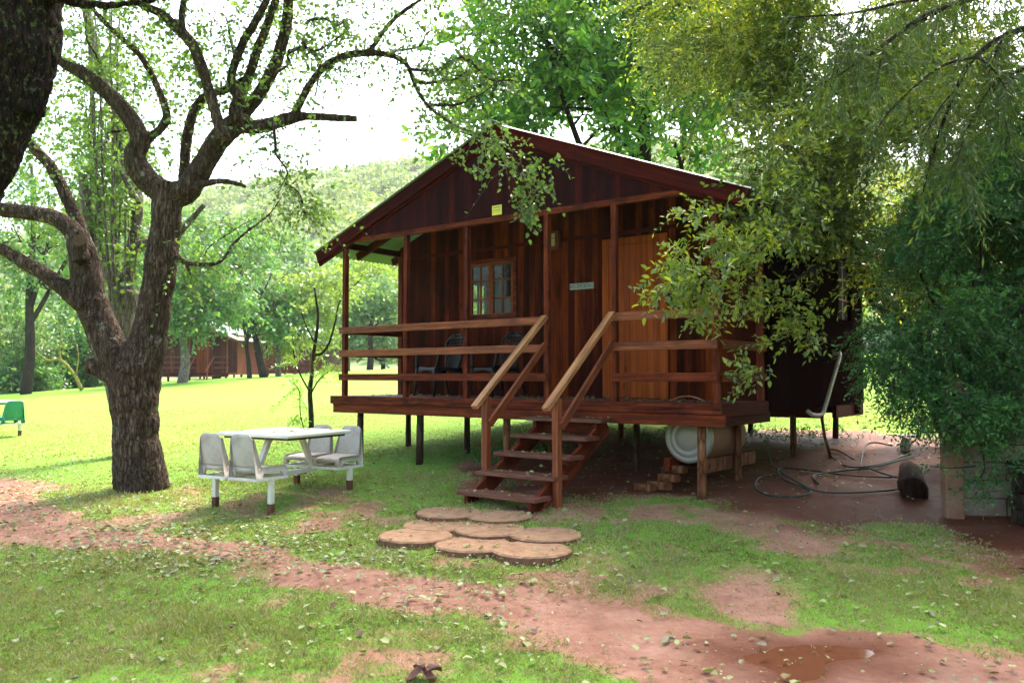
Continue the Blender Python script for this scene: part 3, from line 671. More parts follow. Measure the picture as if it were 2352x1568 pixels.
# corrugated roof, light above, green below
def roof_fn(side, off):
    def f(u, v):
        y = -.09 + u * (BY + .35); x = (-3.0 + (e0 - .06 + 3.0) * v) if side < 0 else (-3.0 + (e1 + .06 + 3.0) * v)
        return (x, y, RZ(x) + .012 + .011 * math.sin(y * 2 * math.pi / .085) + off)
    return f
mb = MB(); mb.grid(roof_fn(-1, 0), 400, 3); mb.grid(roof_fn(1, 0), 400, 3); rf = P_("roof", mb, M['rooftop'], smooth=True)
mb = MB(); mb.grid(roof_fn(-1, -.004), 400, 3); mb.grid(roof_fn(1, -.004), 400, 3); P_("roof_underside", mb, M['roofunder'], smooth=True)
mb = MB(); zr = RZ(-3.0) + .02
mb.prism([(-3.16, zr - .045), (-3.0, zr + .035), (-2.84, zr - .045), (-2.84, zr - .038), (-3.0, zr + .043), (-3.16, zr - .038)], 'y', -.12, BY + .3)
mb.box(-3.05, -2.95, -.122, -.116, zr - .07, zr + .02)
mb.build("ridge_cap", M['rooftop'], rf)
# poles under the house
for t in (.27, 1.6, 2.9, 4.4, 5.6):
    for s in (.12, 1.1, 2.95, 4.85):
        if t == 1.6 and s < 1: continue
        x = -t; z0 = gl_(x, s) - .15; z1 = HD - (.235 if s < 3.5 else .255)
        mb = MB(); rr = .043 if s > .5 else .05
        a = random.uniform(-.02, .02)
        mb.tube([(x + a, s, z0), (x + a * .5, s, (z0 + z1) / 2), (x, s, z1)], [rr * 1.08, rr, rr * .95], 10, True, .12)
        P_("support_pole", mb, M['pole'] if (t in (.27, 2.9) and s < 3.5) else M['poledark'], smooth=True)
# ------------------------------------------------------------ stairs (part of the cabin)
stairs = empty("stairs"); stairs.parent = cabin
tl, tr_ = 2.27, 1.25
NS = 5; run = .305; rise = .181
for i in range(NS):
    yf = -.328 - run * i; z = HD - (.469 - .28) - rise * i
    beam("tread", (-tl, yf + .14, z - .02), (-tr_, yf + .14, z - .02), .28, .042, M['step'], stairs, bevel=.006)
    if i < NS:
        beam("riser_block", (-tl + .09, yf + .19, z - .11), (-tr_ - .09, yf + .19, z - .11), .03, .13 if i < 1 else .10, M['redwood'], stairs) if i in (0,) else None
for x in (-tl + .10, -tr_ - .10):
    y0 = -.05; z0 = HD - .26; y1 = -.328 - run * 4 + .08; z1 = HD - .189 - rise * 4 - .17
    beam("stringer", (x, y0, z0 + .0), (x, y1, z1 + .02), .045, .19, M['redwood'], stairs)
    for i in range(NS):
        yf = -.328 - run * i; z = HD - .189 - rise * i
        mb = MB(); mb.box(x - .0225, x + .0225, yf + .035, yf + .26, z - .135, z - .042); mb.build("bracket", M['redwood'], stairs, bevel=.003)
for x, nm in ((-2.22, 0), (-1.285, 1)):
    xx = x; yb = -1.12
    z0 = gl_(xx, yb) - .1; zt = HD + .06
    beam("newel_post", (xx, yb, z0), (xx, yb, zt), .075, .075, M['rail'], stairs, up=(0, 1, 0))
    o1 = -.055
    beam("handrail", (xx + .0, -.01, HD + 1.0), (xx + .0, yb - .20, HD + 1.0 - (1.11 + .20) * .80), .085, .045, M['pale'], stairs)
    beam("lower_rail", (xx + .0, -.01, HD + .66), (xx + .055, yb + .0, HD + .66 - 1.11 * .80), .034, .085, M['rail'], stairs)
# sign, sticker, box, pipe
sg = empty("name_sign", CM @ Vector((-2.53, DY - .012, HD + 1.50)), CA, "small grey lettered sign on the wall left of the door", "sign")
mb = MB(); mb.box(-.19, .19, -.009, .009, -.042, .042); mb.build("sign_board", M['signgrey'], sg, bevel=.004)
def text(body, size, mt, parent, loc, rot, name, sx=1.0):
    c = bpy.data.curves.new(name, 'FONT'); c.body = body; c.size = size; c.extrude = .0008; c.align_x = 'CENTER'; c.align_y = 'CENTER'; c.resolution_u = 2
    tmp = bpy.data.objects.new(name, c); COL.objects.link(tmp); dg = bpy.context.evaluated_depsgraph_get(); me = bpy.data.meshes.new_from_object(tmp.evaluated_get(dg))
    bpy.data.objects.remove(tmp); o = link(name, me, parent, [mt]); o.location = loc; o.rotation_euler = rot; o.scale = (sx, 1, 1); return o
text("NO SMOKING", .078, M['signdark'], sg, (0, -.0105, 0), (R(90), 0, 0), "lettering", .74)
st = empty("yellow_sticker", CM @ Vector((-2.98, .018, HD + 2.385)), CA, "small yellow notice stuck low on the dark gable", "sticker")
mb = MB(); mb.box(-.077, .077, -.004, .0, -.062, .062); mb.build("notice_card", M['yellow'], st)
mb = MB()
for z, h in ((.035, .014), (.002, .010), (-.018, .006)): mb.box(-.062, .060, -.0055, -.0045, z - h / 2, z + h / 2)
mb.build("print_lines", M['olive'], st)
bx = empty("red_wall_box", CM @ Vector((-2.95, DY - .01, HD + 2.16)), CA, "dark red box with cream panel high on the shaded porch wall", "wall box")
mb = MB(); mb.box(-.13, .09, -.07, -.015, -.13, .12); mb.build("housing", M['red'], bx, bevel=.006)
mb = MB(); mb.box(-.09, .03, -.075, -.071, .03, .09); mb.box(-.09, .03, -.075, -.071, -.085, .02); mb.build("front_panel", M['cream'], bx)
dp = empty("drain_pipe", CM @ Vector((.06, 3.0, 0)), CA, "white plastic waste pipe slanting down the dark side wall", "pipe")
mb = MB(); PP = [(-.05, .78, HD + .60), (.06, .76, HD + .60), (.075, .70, HD + .57), (.09, -.10, HD - .16), (.09, -.16, HD - .205), (.08, -.30, HD - .215), (.06, -.48, HD - .20), (.03, -.56, HD - .15)]
mb.tube(PP, .026, 12); mb.build("waste_pipe", M['pipe'], dp, smooth=True)
mb = MB(); gz = gl_(.12, 2.9)
mb.tube([(.09, -.20, HD - .22), (.10, -.12, (HD + gz) / 2 - .1), (.15, .0, gz - .05)], .02, 10); mb.build("downpipe", M['pole'], dp, smooth=True)
# ------------------------------------------------------------ things under the cabin
tk = empty("water_tank", CM @ Vector((-.58, .42, .72)), CA, "rusty brown cylinder tank with pale domed end lying under the deck", "tank")
TM = Matrix.Rotation(R(-90), 4, 'X')
mb = MB(); mb.lathe([(.272, 0.03), (.275, .06), (.275, 1.0), (.26, 1.04), (.1, 1.06)], 36, TM); mb.build("tank_body", M['tank'], tk, smooth=True)
mb = MB(); mb.lathe([(.281, .07), (.285, .02), (.275, .0), (.24, -.012), (.225, .004), (.21, -.010), (.17, -.022), (.155, -.006), (.14, -.018), (.08, -.028), (.01, -.03)], 36, TM); mb.build("end_cap", M['tankcap'], tk, smooth=True)
zt = .72 - .275
for i, x in enumerate((-.78, -.36)):
    o = beam("timber_beam", CM @ Vector((x, .30, zt - .02)), CM @ Vector((x, 1.75, zt - .02)), .07, .15, M['pole'] if i else M['redwood'], None)
    tag(o, ("brown timber under the left flank of the tank" if not i else "reddish timber under the right flank of the tank, facing the lawn"), "timber", "timbers carrying the water tank")
gz = gl_(-.8, .3)
for i, (x, y, z, sx, sz) in enumerate(((-.86, .28, gz + .05, .26, .09), (-.76, .32, gz + .14, .22, .08), (-.98, .16, gz + .03, .2, .08), (-.72, .42, gz + .23, .22, .08))):
    o = beam("wood_block", CM @ Vector((x - sx / 2, y, z)), CM @ Vector((x + sx / 2, y, z)), .12, sz, M['pole'], None, bevel=.006)
    tag(o, ["low wooden block in the stepped pile left of the front pole", "second block up in the stepped pile under the tank", "outermost wooden block lying on the earth by the front pole", "topmost wooden block right under the tank"][i], "wood block", "blocks stacked under the tank")
def hosepath(pts, dz=.02):
    out = []
    for p in pts: q = gp(p[0], p[1]); out.append((q.x, q.y, q.z + dz + (p[2] if len(p) > 2 else 0)))
    return [c[:3] for c in catmull(out, 6)]
mb = MB()
mb.tube(hosepath([(1762, 1030), (1775, 1075), (1800, 1090), (1745, 1100), (1735, 1125), (1770, 1142), (1840, 1143), (1860, 1130), (1800, 1105), (1790, 1080), (1850, 1082), (1950, 1095), (2050, 1100)]), .011, 7)
mb.tube(hosepath([(1780, 1078), (1830, 1110), (1880, 1132), (1960, 1135), (2060, 1128), (2100, 1120)]), .011, 7)
mb.tube(hosepath([(2060, 1100), (2000, 1080), (1930, 1040), (1905, 1036), (1910, 1050), (1950, 1075), (2020, 1070), (2090, 1045)]), .011, 7)
mb.tube(hosepath([(1880, 1115), (1870, 1095), (1930, 1085), (2000, 1078), (2060, 1062), (2100, 1050)]), .011, 7)
mb.tube(hosepath([(1975, 1080), (1985, 1040, .04), (2005, 1028, .05), (2050, 1030, .02)]), .011, 7)
o = mb.build("garden_hose", M['hose'], None, smooth=True); tag(o, "dark green hose lying in tangled loops on the red earth", "hose")
q = gp(2079, 1030); ps = empty("pipe_stub", q, 0, "short upright cream pipe with a flat cap by the trench", "pipe")
mb = MB(); mb.tube([(0, 0, -.1), (.0, 0, .06), (.03, 0, .13)], .06, 16); mb.build("pipe_body", M['pipe'], ps, smooth=True)
mb = MB(); mb.lathe([(.13, 0), (.135, .006), (.12, .014), (.02, .016)], 20, Matrix.Translation((.04, 0, .165)) @ Matrix.Rotation(R(-4), 4, 'Y')); mb.build("cap", M['white'], ps, smooth=True)
q = gp(2098, 1135); lg = empty("dark_log", q, R(18), "thick dark log lying on the bare earth by the concrete post", "log")
mb = MB(); mb.tube([(-.10, -.12, .06), (.10, .1, .08), (.45, .5, .10), (.8, .9, .12)], [.13, .14, .13, .12], 16, True, .25); mb.build("log_body", M['logbark'], lg, smooth=True)
# ------------------------------------------------------------ block wall with concrete post on the right
q = gp(2185, 1182); WY = q.y; WX = q.x; WZ = q.z
bw = empty("block_wall", (WX + .09, WY, WZ), R(-9), "pale concrete block wall behind the shrub at the right edge", "wall")
mb = MB(); mt_ = MB(); rows = 7; bl = .39; bh = .168
mt_.box(.0, 3.2, -.045, .045, -.1, rows * bh)
for r_ in range(rows):
    x = -.2 if r_ % 2 else 0.0
    while x < 3.2:
        a = max(0, x) + .006; b = min(3.2, x + bl) - .006
        if b - a > .05:
            j = random.uniform(-.004, .004); mb.box(a, b, -.055 + j, .05, r_ * bh + .006, (r_ + 1) * bh - .006)
        x += bl
mt_.build("mortar_core", M['mortar'], bw); mb.build("block_courses", M['block'], bw, bevel=.006)
cp = empty("concrete_post", (WX, WY - .03, WZ), R(-9), "square weathered concrete post at the end of the block wall", "post")
mb = MB(); mb.box(-.082, .082, -.075, .075, -.15, 1.30); mb.build("post_shaft", M['cpost'], cp, bevel=.012)
q = gp(2330, 1205)
for i in range(4):
    o = beam("dark_block", (q.x + .04 - .03 * (i % 2), q.y, q.z + .07 + .145 * i), (q.x + .5, q.y + .05, q.z + .07 + .145 * i), .2, .135, M['barkdark'], None, bevel=.01)
    tag(o, ["lowest dark block of the stack in the right corner", "second dark block from the ground in the right corner stack", "third dark block up in the right corner stack", "topmost dark block of the stack in the right corner"][i], "block", "dark blocks stacked by the block wall")

# ------------------------------------------------------------ round paving slabs
DISC = [(1032, 1173, "back left round slab nearest the stairs, brown and leaf strewn"), (1147, 1180, "back right round slab right below the bottom step"),
        (1005, 1202, "round slab in the second row, half under leaves on the left"), (1127, 1212, "central round slab of the group with slabs all around"),
        (1252, 1225, "rightmost round slab with a yellow leaf on it"), (954, 1232, "leftmost round slab, cracked, with a thick front edge"),
        (1087, 1248, "front middle round slab, palest of the group"), (1222, 1264, "nearest round slab, at the front right of the group")]
for i, (px, py, lb) in enumerate(DISC):
    q = gp(px, py, .03); d = empty("round_slab", (q.x, q.y, q.z - .03 + (.014 if i in (5, 7) else -.008 if i < 4 else 0)), random.uniform(0, 6), lb, "paving slab", "round concrete slabs below the stairs")
    def prof(r, z, k):
        return r
    n_ = 48; mb = MB(); rr = .325
    vs = []
    for r, z in ((rr, -.06), (rr, .020), (rr - .012, .034), (rr - .05, .036), (.15, .037)):
        for k in range(n_):
            an = 2 * math.pi * k / n_; e = r * (1 + .018 * noise.noise(Vector((math.cos(an) * 3 + i * 7, math.sin(an) * 3, 0)))) + (.004 * random.uniform(-1, 1) if r > .3 else 0)
            vs.append((e * math.cos(an), e * math.sin(an), z + .003 * noise.noise(Vector((math.cos(an) * r * 9, math.sin(an) * r * 9, i)))))
    fs = [(a * n_ + k, a * n_ + (k + 1) % n_, (a + 1) * n_ + (k + 1) % n_, (a + 1) * n_ + k) for a in range(4) for k in range(n_)] + [tuple(4 * n_ + k for k in range(n_))]
    mb.add(vs[n_:], [tuple(x - n_ for x in f) for f in fs[n_:]]); mb.build("slab_top", M['concrete'], d)
    mb = MB(); mb.add([(x * .998, y * .998, z) for x, y, z in vs[:n_]] + [(x * .998, y * .998, z) for x, y, z in vs[n_:2 * n_]], fs[:n_]); mb.build("slab_edge", M['discedge'], d)

# ------------------------------------------------------------ picnic table sets
def shell(mb):
    """one moulded seat, facing +y, standing on a frame at z = 0"""
    hw = .215
    def seat(u, v):
        x = (u * 2 - 1) * hw * (.95 + .05 * v); e = abs(u * 2 - 1)
        y = -.19 + v * .42; z = .125 + .012 * math.cos(v * 3) - .018 * (1 - e * e) * math.sin(math.pi * min(1, v * 1.05))
        if v > .88: z -= (v - .88) * .35
        if e > .9: z -= (e - .9) * .22
        return (x, y, z)
    mb.grid(seat, 14, 12)
    def back(u, v):
        s = u * 2 - 1; e = abs(s); top = .50 - .055 * max(0, e - .62) ** 2 / .14
        wdt = hw * (1 - .22 * v)
        return (s * wdt, -.185 - .075 * v - .022 * (1 - e * e) * math.sin(math.pi * (.15 + .8 * v)) , .115 + (top - .10) * v)
    mb.grid(back, 14, 12)
    for sx in (-1, 1):
        # side skirt under the seat, with an arch, and the wing that joins back to the rear foot
        pts = [(-.24, .0), (-.15, .0), (-.12, .062), (.12, .062), (.165, 0), (.225, 0), (.232, .085), (.20, .128), (-.16, .132), (-.235, .46), (-.262, .46)]
        x = sx * hw
        b = len(mb.v); mb.v += [(x * (1 - .20 * max(0, z - .13) / .37), y, z) for y, z in pts] + [((x - sx * .010) * (1 - .20 * max(0, z - .13) / .37), y, z) for y, z in pts]
        k = len(pts)
        mb.f += [(b + i, b + (i + 1) % k, b + k + (i + 1) % k, b + k + i) for i in range(k)]; mb.m += [mb.mi] * k
        for tri in ((0, 1, 2, 8), (2, 3, 7, 8), (3, 4, 5, 6), (3, 6, 7, 7), (0, 8, 9, 10)):
            t = [i for j, i in enumerate(tri) if i not in tri[:j]]
            mb.f.append(tuple(b + i for i in t)); mb.m.append(mb.mi); mb.f.append(tuple(b + k + i for i in t[::-1])); mb.m.append(mb.mi)
    # front skirt with arch, rear skirt
    for y, zt in ((.222, .10), (-.19, .12)):
        mb.box(-hw, -hw + .06, y - .006, y + .006, 0, zt); mb.box(hw - .06, hw, y - .006, y + .006, 0, zt); mb.box(-hw + .06, hw - .06, y - .006, y + .006, .062, zt)
def table_set(loc, rz, label, seatmat, seatlabels, grp):
    T = empty("picnic_table", loc, rz, label, "picnic table", grp)
    mb = MB(); mb.box(-.52, .52, -.50, .50, .685, .725); mb.build("tabletop", M['tabletop'], T, bevel=.012)
    mb = MB(); mb.box(-.47, .47, -.45, .45, .660, .684); mb.build("table_underframe", M['darkgrey'], T)
    HU, HV = .225, .615; FZ = .285
    mb = MB(); mb.bar((0, -HV + .2, FZ - .03), (0, HV - .2, FZ - .03), .05, .05)
    for x in (-.02, .02):
        pass
    for s in (-1, 1): mb.bar((0, s * (HV - .17), FZ - .01), (0, s * .24, .66), .06, .05)
    mb.build("strut", M['white'], T, bevel=.004)
    for s in (-1, 1):
        for x in (-HU, HU):
            fm = MB(); y = s * HV; h_ = .205
            for a, b in (((x - h_, y - h_), (x + h_, y - h_)), ((x - h_, y + h_), (x + h_, y + h_))): fm.bar((*a, FZ), (*b, FZ), .03, .03)
            for e in (-1, 1): fm.bar((x + e * (h_ - .016), y - h_ + .016, FZ), (x + e * (h_ - .016), y + h_ - .016, FZ), .03, .03)
            fm.bar((x - .18, y, FZ), (x + .18, y, FZ), .03, .03)
            fm.build("seat_frame", M['white'], T, bevel=.003)
            p = Matrix.Translation(loc) @ Matrix.Rotation(rz, 4, 'Z')
            lx = x + .18 * (1 if x > 0 else -1); w_ = p @ Vector((lx, y, 0)); zg = g1(w_.x, w_.y) - loc[2] - .05
            lm = MB(); lm.box(lx - .026, lx + .026, y - .026, y + .026, zg + .15, FZ - .016); lg_ = lm.build("leg", M['white'], T, bevel=.004)
            lm = MB(); lm.box(lx - .027, lx + .027, y - .027, y + .027, zg, zg + .15); lm.build("rusted_foot", M['rust'], lg_)
            sh = MB(); shell(sh); o = sh.build("seat", seatmat, T, smooth=True, solid=.007)
            o.matrix_local = Matrix.Translation((x, y, FZ + .016)) @ Matrix.Rotation(0 if s < 0 else math.pi, 4, 'Z') @ Matrix.Diagonal((.90, .92, .86, 1))
    return T
legs = [gp(505, 1150), gp(632, 1168), gp(803, 1135), gp(673, 1118)]
tc_ = sum(legs, Vector()) / 4
table_set((tc_.x, tc_.y, g1(tc_.x, tc_.y)), R(-29), "cream four-seat picnic table with grey plastic seats beside the stairs, leaves on its top", M['seat'], None, "picnic tables with fixed seats")
q = gp(45, 1000)
_l = Vector((q.x, q.y, 0)) - Matrix.Rotation(R(50), 3, 'Z') @ Vector((.405, -.615, 0))
table_set((_l.x, _l.y, g1(_l.x, _l.y)), R(50), "picnic table with green plastic seats cut off by the left edge", M['greenseat'], None, "picnic tables with fixed seats")

# ------------------------------------------------------------ black plastic armchairs on the deck
def armchair(loc, rz, label):
    Cc = empty("plastic_armchair", loc, rz, label, "armchair", "black plastic armchairs on the deck")   # faces -y
    sw = .25
    mb = MB()
    def seat(u, v):
        x = (u * 2 - 1) * (sw - .02 * v); y = -.24 + .44 * v
        return (x, y, .425 - .03 * v - .012 * math.sin(math.pi * u) + (-.03 * (1 - v / .08) if v < .08 else 0))
    mb.grid(seat, 12, 10)
    def apron(u, v):
        x = (u * 2 - 1) * sw; return (x, -.245 - .004 * v, .40 - v * (.035 + .075 * abs(u * 2 - 1) ** 2.2))
    mb.grid(apron, 14, 3)
    for s in (-1, 1):
        mb.grid(lambda u, v, s=s: (s * (sw - .01), -.245 + .44 * u, .405 - v * (.035 + .065 * abs(u * 2 - 1) ** 2.2)), 10, 3)
    mb.build("seat", M['black'], Cc, smooth=True, solid=.008)
    # fan back: rim plus lattice
    def bp_(u, v):                                    # u -1..1, v 0..1 height
        h = .40 + .50 * v; w_ = .15 + .115 * min(1, v * 1.25) ** 1.1
        if v > .62: w_ *= math.sqrt(max(0.0, 1 - ((v - .62) / .385) ** 2)) * .9999 + .0001
        return Vector((u * w_, .20 + .10 * v + .035 * (1 - u * u), h))
    mb = MB()
    prof_l = [bp_(-1, i / 22) for i in range(23)]; prof_r = [bp_(1, i / 22) for i in range(23)]
    mb.tube(prof_l, .015, 6); mb.tube(prof_r, .015, 6)
    for u in (-.72, -.44, -.15, .15, .44, .72):
        mb.tube([bp_(u, i / 14) for i in range(15)], .0085, 5)
    for v in [.04, .10, .16, .22, .28, .34, .40, .50, .60, .70, .80]:
        mb.tube([bp_(-1 + 2 * i / 8, v) for i in range(9)], .0075 if v > .45 else .0125, 5)
    mb.tube([bp_(-1 + 2 * i / 8, .90) for i in range(9)], .022, 6); mb.tube([bp_(-1 + 2 * i / 8, .975) for i in range(9)], .022, 6)
    mb.build("backrest", M['black'], Cc, smooth=True)
    for s in (-1, 1):
        mb = MB(); mb.tube(catmull([(s * .255, -.235, .40), (s * .285, -.22, .55), (s * .295, -.20, .635), (s * .29, -.10, .655), (s * .28, .06, .645), (s * .235, .24, .64)], 4), [.024] * 9 + [.028] * 8 + [.018] * 4, 8)
        mb.build("armrest", M['black'], Cc, smooth=True)
        mb = MB(); mb.tube([(s * .235, -.235, .40), (s * .26, -.28, 0)], [.034, .017], 8); mb.build("leg", M['black'], Cc, smooth=True)
        mb = MB(); mb.tube([(s * .205, .19, .40), (s * .24, .31, 0)], [.034, .017], 8); mb.build("leg", M['black'], Cc, smooth=True)
def on_deck(px, s):                                   # x on the deck seen at px, s metres back
    r = (px - 1176) / FPX; return -((2.16 + .61 * s) - r * (8.6 + .792 * s)) / (.792 + .61 * r)
for px, lb in ((1012, "black plastic armchair with lattice back, left of the two on the deck"), (1142, "black plastic armchair behind the stair handrail, right of the two on the deck")):
    s = .78; armchair(CM @ Vector((on_deck(px, s), s, HD)), CA + R(-14), lb)
# a curled dry frond on the deck floor
q = CM @ Vector((-.42, .10, HD + .03)); o = MB()
o.grid(lambda u, v: (-.2 + .4 * u, (v - .5) * .07 * math.sin(math.pi * (.1 + .85 * u)), .05 * math.sin(math.pi * u) - .015 + .02 * abs(v - .5)), 12, 4)
o = o.build("dry_frond", plain("dry_frond_brown", (.36, .16, .10), .7, .2, 0, .2), None, smooth=True, solid=.004); o.location = q; o.rotation_euler = (0, 0, CA); tag(o, "curled dry brown frond lying on the deck by the right corner post", "dry frond")

# ------------------------------------------------------------ the forked tree on the left
def woody(name, mb, mt, parent, voxel=0, disp=0, dscale=.05):
    o = mb.build(name, mt, parent, smooth=True)
    if voxel:
        md = o.modifiers.new("merge", 'REMESH'); md.mode = 'VOXEL'; md.voxel_size = voxel; md.use_smooth_shade = True
        ms = o.modifiers.new("smooth", 'SMOOTH'); ms.factor = .5; ms.iterations = 3
    if disp:
        tx = bpy.data.textures.new(name + "_relief", 'CLOUDS'); tx.noise_scale = dscale; tx.noise_depth = 3
        md = o.modifiers.new("relief", 'DISPLACE'); md.texture = tx; md.strength = disp; md.mid_level = .5; md.texture_coords = 'GLOBAL'
    return o
def from_limbs(Cs, count, rmax=.05, up=.3, out=.8, L=(.25, .6)):
    """anchors along limb polylines, thin parts preferred"""
    pts = []
    for C in Cs:
        for a, b in zip(C[:-1], C[1:]):
            if a[3] < rmax: pts.append((a, b))
    if not pts: return None
    pick = RNG.integers(0, len(pts), count); t = RNG.random(count)[:, None]
    A = np.array([pts[i][0][:3] for i in pick]); B = np.array([pts[i][1][:3] for i in pick])
    P = A + (B - A) * t; D = unit(B - A) * .5 + unit(RNG.normal(size=P.shape)) * out + np.array([0, 0, up])
    return P, unit(D), RNG.uniform(L[0], L[1], count)
base = gp(325, 1122); HY = base.y
hero = empty("forked_tree", base, 0, "gnarled rough-barked tree with low fork on the lawn, beside the picnic table", "tree")
def rel(mb, o): mb.v = [(x - o[0], y - o[1], z - o[2]) for x, y, z in mb.v]
thick = MB(); thin = MB(); CS = []; CB = []
Yh = HY
limb(thick, [(330, 1150, 66), (326, 1118, 60), (320, 1060, 54), (313, 1000, 51), (309, 930, 53), (308, 880, 55), (318, 840, 52), (334, 790, 42)], Yh, 20)
limb(thick, [(312, 900, 48), (330, 830, 45), (350, 740, 37), (362, 660, 36), (372, 590, 37), (380, 520, 33), (384, 460, 34), (388, 420, 30)], Yh, 18)
limb(thick, [(308, 880, 44), (285, 850, 42), (255, 800, 38), (228, 735, 36), (205, 685, 37), (196, 620, 34), (186, 570, 30), (176, 535, 25)], Yh, 18)
limb(thick, [(300, 890, 34), (262, 868, 24), (228, 845, 20), (206, 840, 20)], Yh, 14)
limb(thick, [(188, 600, 20), (183, 575, 18), (184, 553, 17)], Yh - .25, 12)
CB.append(limb(thick, [(178, 545, 24), (150, 515, 20), (115, 497, 18), (60, 488, 17), (0, 480, 17), (-60, 470, 15), (-160, 420, 10)], Yh, 14))
CB.append(limb(thick, [(185, 560, 22), (178, 510, 16), (152, 450, 14), (118, 385, 13), (78, 340, 12), (30, 290, 10), (-30, 200, 7)], Yh + .4, 12))
CB.append(limb(thick, [(200, 700, 26), (160, 672, 21), (110, 635, 17), (55, 603, 16), (10, 575, 14), (-50, 545, 12), (-150, 530, 7)], Yh - .1, 12))
CB.append(limb(thick, [(388, 450, 32), (350, 425, 28), (322, 395, 27), (308, 360, 25), (322, 325, 22), (305, 280, 20), (268, 235, 18), (225, 195, 17), (185, 165, 15), (150, 148, 12), (90, 100, 9)], Yh, 14))
CB.append(limb(thick, [(318, 340, 14), (350, 312, 10), (372, 292, 10), (383, 268, 10), (372, 225, 8), (345, 165, 7.5), (315, 120, 7), (270, 80, 6.5), (225, 35, 6), (190, -10, 5)], Yh + .1, 10))
limb(thick, [(388, 450, 32), (425, 440, 29), (452, 405, 26), (475, 365, 25), (500, 325, 25), (535, 290, 25), (552, 272, 20)], Yh, 16)
CB.append(limb(thick, [(515, 320, 18), (500, 275, 13), (482, 215, 13), (462, 150, 13), (440, 100, 13), (405, 65, 12), (375, 35, 11), (330, 12, 10), (280, -20, 9)], Yh - .3, 12))
CB.append(limb(thick, [(445, 108, 9), (422, 70, 8), (418, 30, 8), (428, -20, 7)], Yh - .3, 8))
CB.append(limb(thick, [(545, 285, 18), (541, 250, 15), (549, 225, 14), (530, 190, 10), (540, 145, 10), (560, 95, 10), (590, 45, 9), (620, -15, 8)], Yh - .1, 12))
CB.append(limb(thick, [(548, 235, 10), (570, 180, 11), (590, 120, 11), (612, 60, 10), (630, 10, 9), (640, -30, 8)], Yh + .3, 10))
CB.append(limb(thick, [(550, 272, 16), (590, 225, 15), (625, 165, 15), (645, 110, 14), (657, 60, 13), (663, 0, 12), (665, -40, 11)], Yh + .8, 12))
limb(thick, [(548, 280, 22), (585, 292, 17), (625, 285, 15), (665, 272, 15), (700, 268, 10), (760, 270, 9), (815, 273, 8)], Yh, 14)
CB.append(limb(thick, [(672, 275, 10), (690, 235, 9), (715, 190, 9), (750, 150, 9), (795, 128, 9), (850, 122, 8), (900, 128, 7), (935, 150, 6), (955, 200, 5), (985, 245, 4.5, 9.9), (1040, 285, 3.6, 9.4), (1100, 310, 2.8, 8.9), (1170, 345, 2.2, 8.4), (1210, 400, 1.8, 8.2)], Yh, 10))
CB.append(limb(thick, [(848, 122, 6), (872, 85, 6), (900, 50, 5.5), (935, 20, 5), (975, -5, 4), (1040, -50, 3)], Yh, 8))
limb(thick, [(425, 438, 13), (470, 422, 8), (510, 416, 7), (545, 422, 6), (566, 430, 4)], Yh - .1, 10)
CB.append(limb(thick, [(422, 440, 14), (424, 380, 12), (431, 310, 12), (448, 250, 11), (478, 218, 10), (520, 205, 9), (580, 170, 6)], Yh + .7, 12))
CB.append(limb(thick, [(405, 588, 8), (425, 602, 6.5), (455, 607, 6), (492, 606, 5.5), (515, 592, 4.5), (545, 550, 4), (590, 515, 3.4), (625, 485, 2.8), (655, 440, 2), (690, 405, 1.6)], Yh - .2, 8))
CB.append(limb(thick, [(425, 600, 5), (434, 622, 4), (440, 632, 2)], Yh - .25, 6))
CB.append(limb(thick, [(468, 606, 3.5), (478, 570, 3), (520, 540, 2.6), (580, 505, 2.2), (650, 492, 1.8), (740, 496, 1.3)], Yh - .1, 6))
for f in ((490, 220, 440, 80), (610, 190, 720, 60), (690, 85, 780, 170), (700, 45, 830, 20), (900, 125, 1000, 60), (935, 150, 1060, 120), (955, 190, 1090, 150), (990, 240, 1130, 190), (630, 290, 655, 420), (655, 420, 740, 500),
          (560, 150, 500, 20), (300, 270, 200, 330), (240, 210, 200, 40), (660, 110, 800, 60), (1040, 130, 1200, 190)):
    dx = f[2] - f[0]; dy = f[3] - f[1]; y0 = Yh + random.uniform(-.6, .6)
    pts = [(f[0] + dx * t + random.uniform(-14, 14), f[1] + dy * t + random.uniform(-12, 12) + 20 * math.sin(t * 3), 3.4 * (1 - t) + 1.0, y0 + t * random.uniform(-.7, .3)) for t in (0, .2, .4, .6, .8, 1)]
    thin = MB(); CB.append(limb(thin, pts, None, 6)); rel(thin, base); woody("branch", thin, M['bark'], hero)
rel(thick, base)
woody("trunk", thick, M['bark'], hero, .017, .022, .045)
mb = MB()
for px, py, r, Y, d in ((203, 840, 18, Yh - .03, (-1, -.15, .1)), (184, 552, 15, Yh - .48, (.1, -1, .3)), (817, 273, 7, Yh, (1, 0, 0))):
    c = at(px, py, Y) - base; dv = Vector(d).normalized(); rr = r * Y / FPX
    mb = MB(); mb.tube([c - dv * .02, c + dv * .012], rr, 16); mb.build("sawn_end", M['cutwood'], hero)
parts = []
r_ = from_limbs(CB, 800, .09, .0, .9, (.25, .7)); parts.append(sprigs(*[x - (np.array(base) if i == 0 else 0) for i, x in enumerate(r_)], 8, .050, TH, .5, .8, .78, .003))
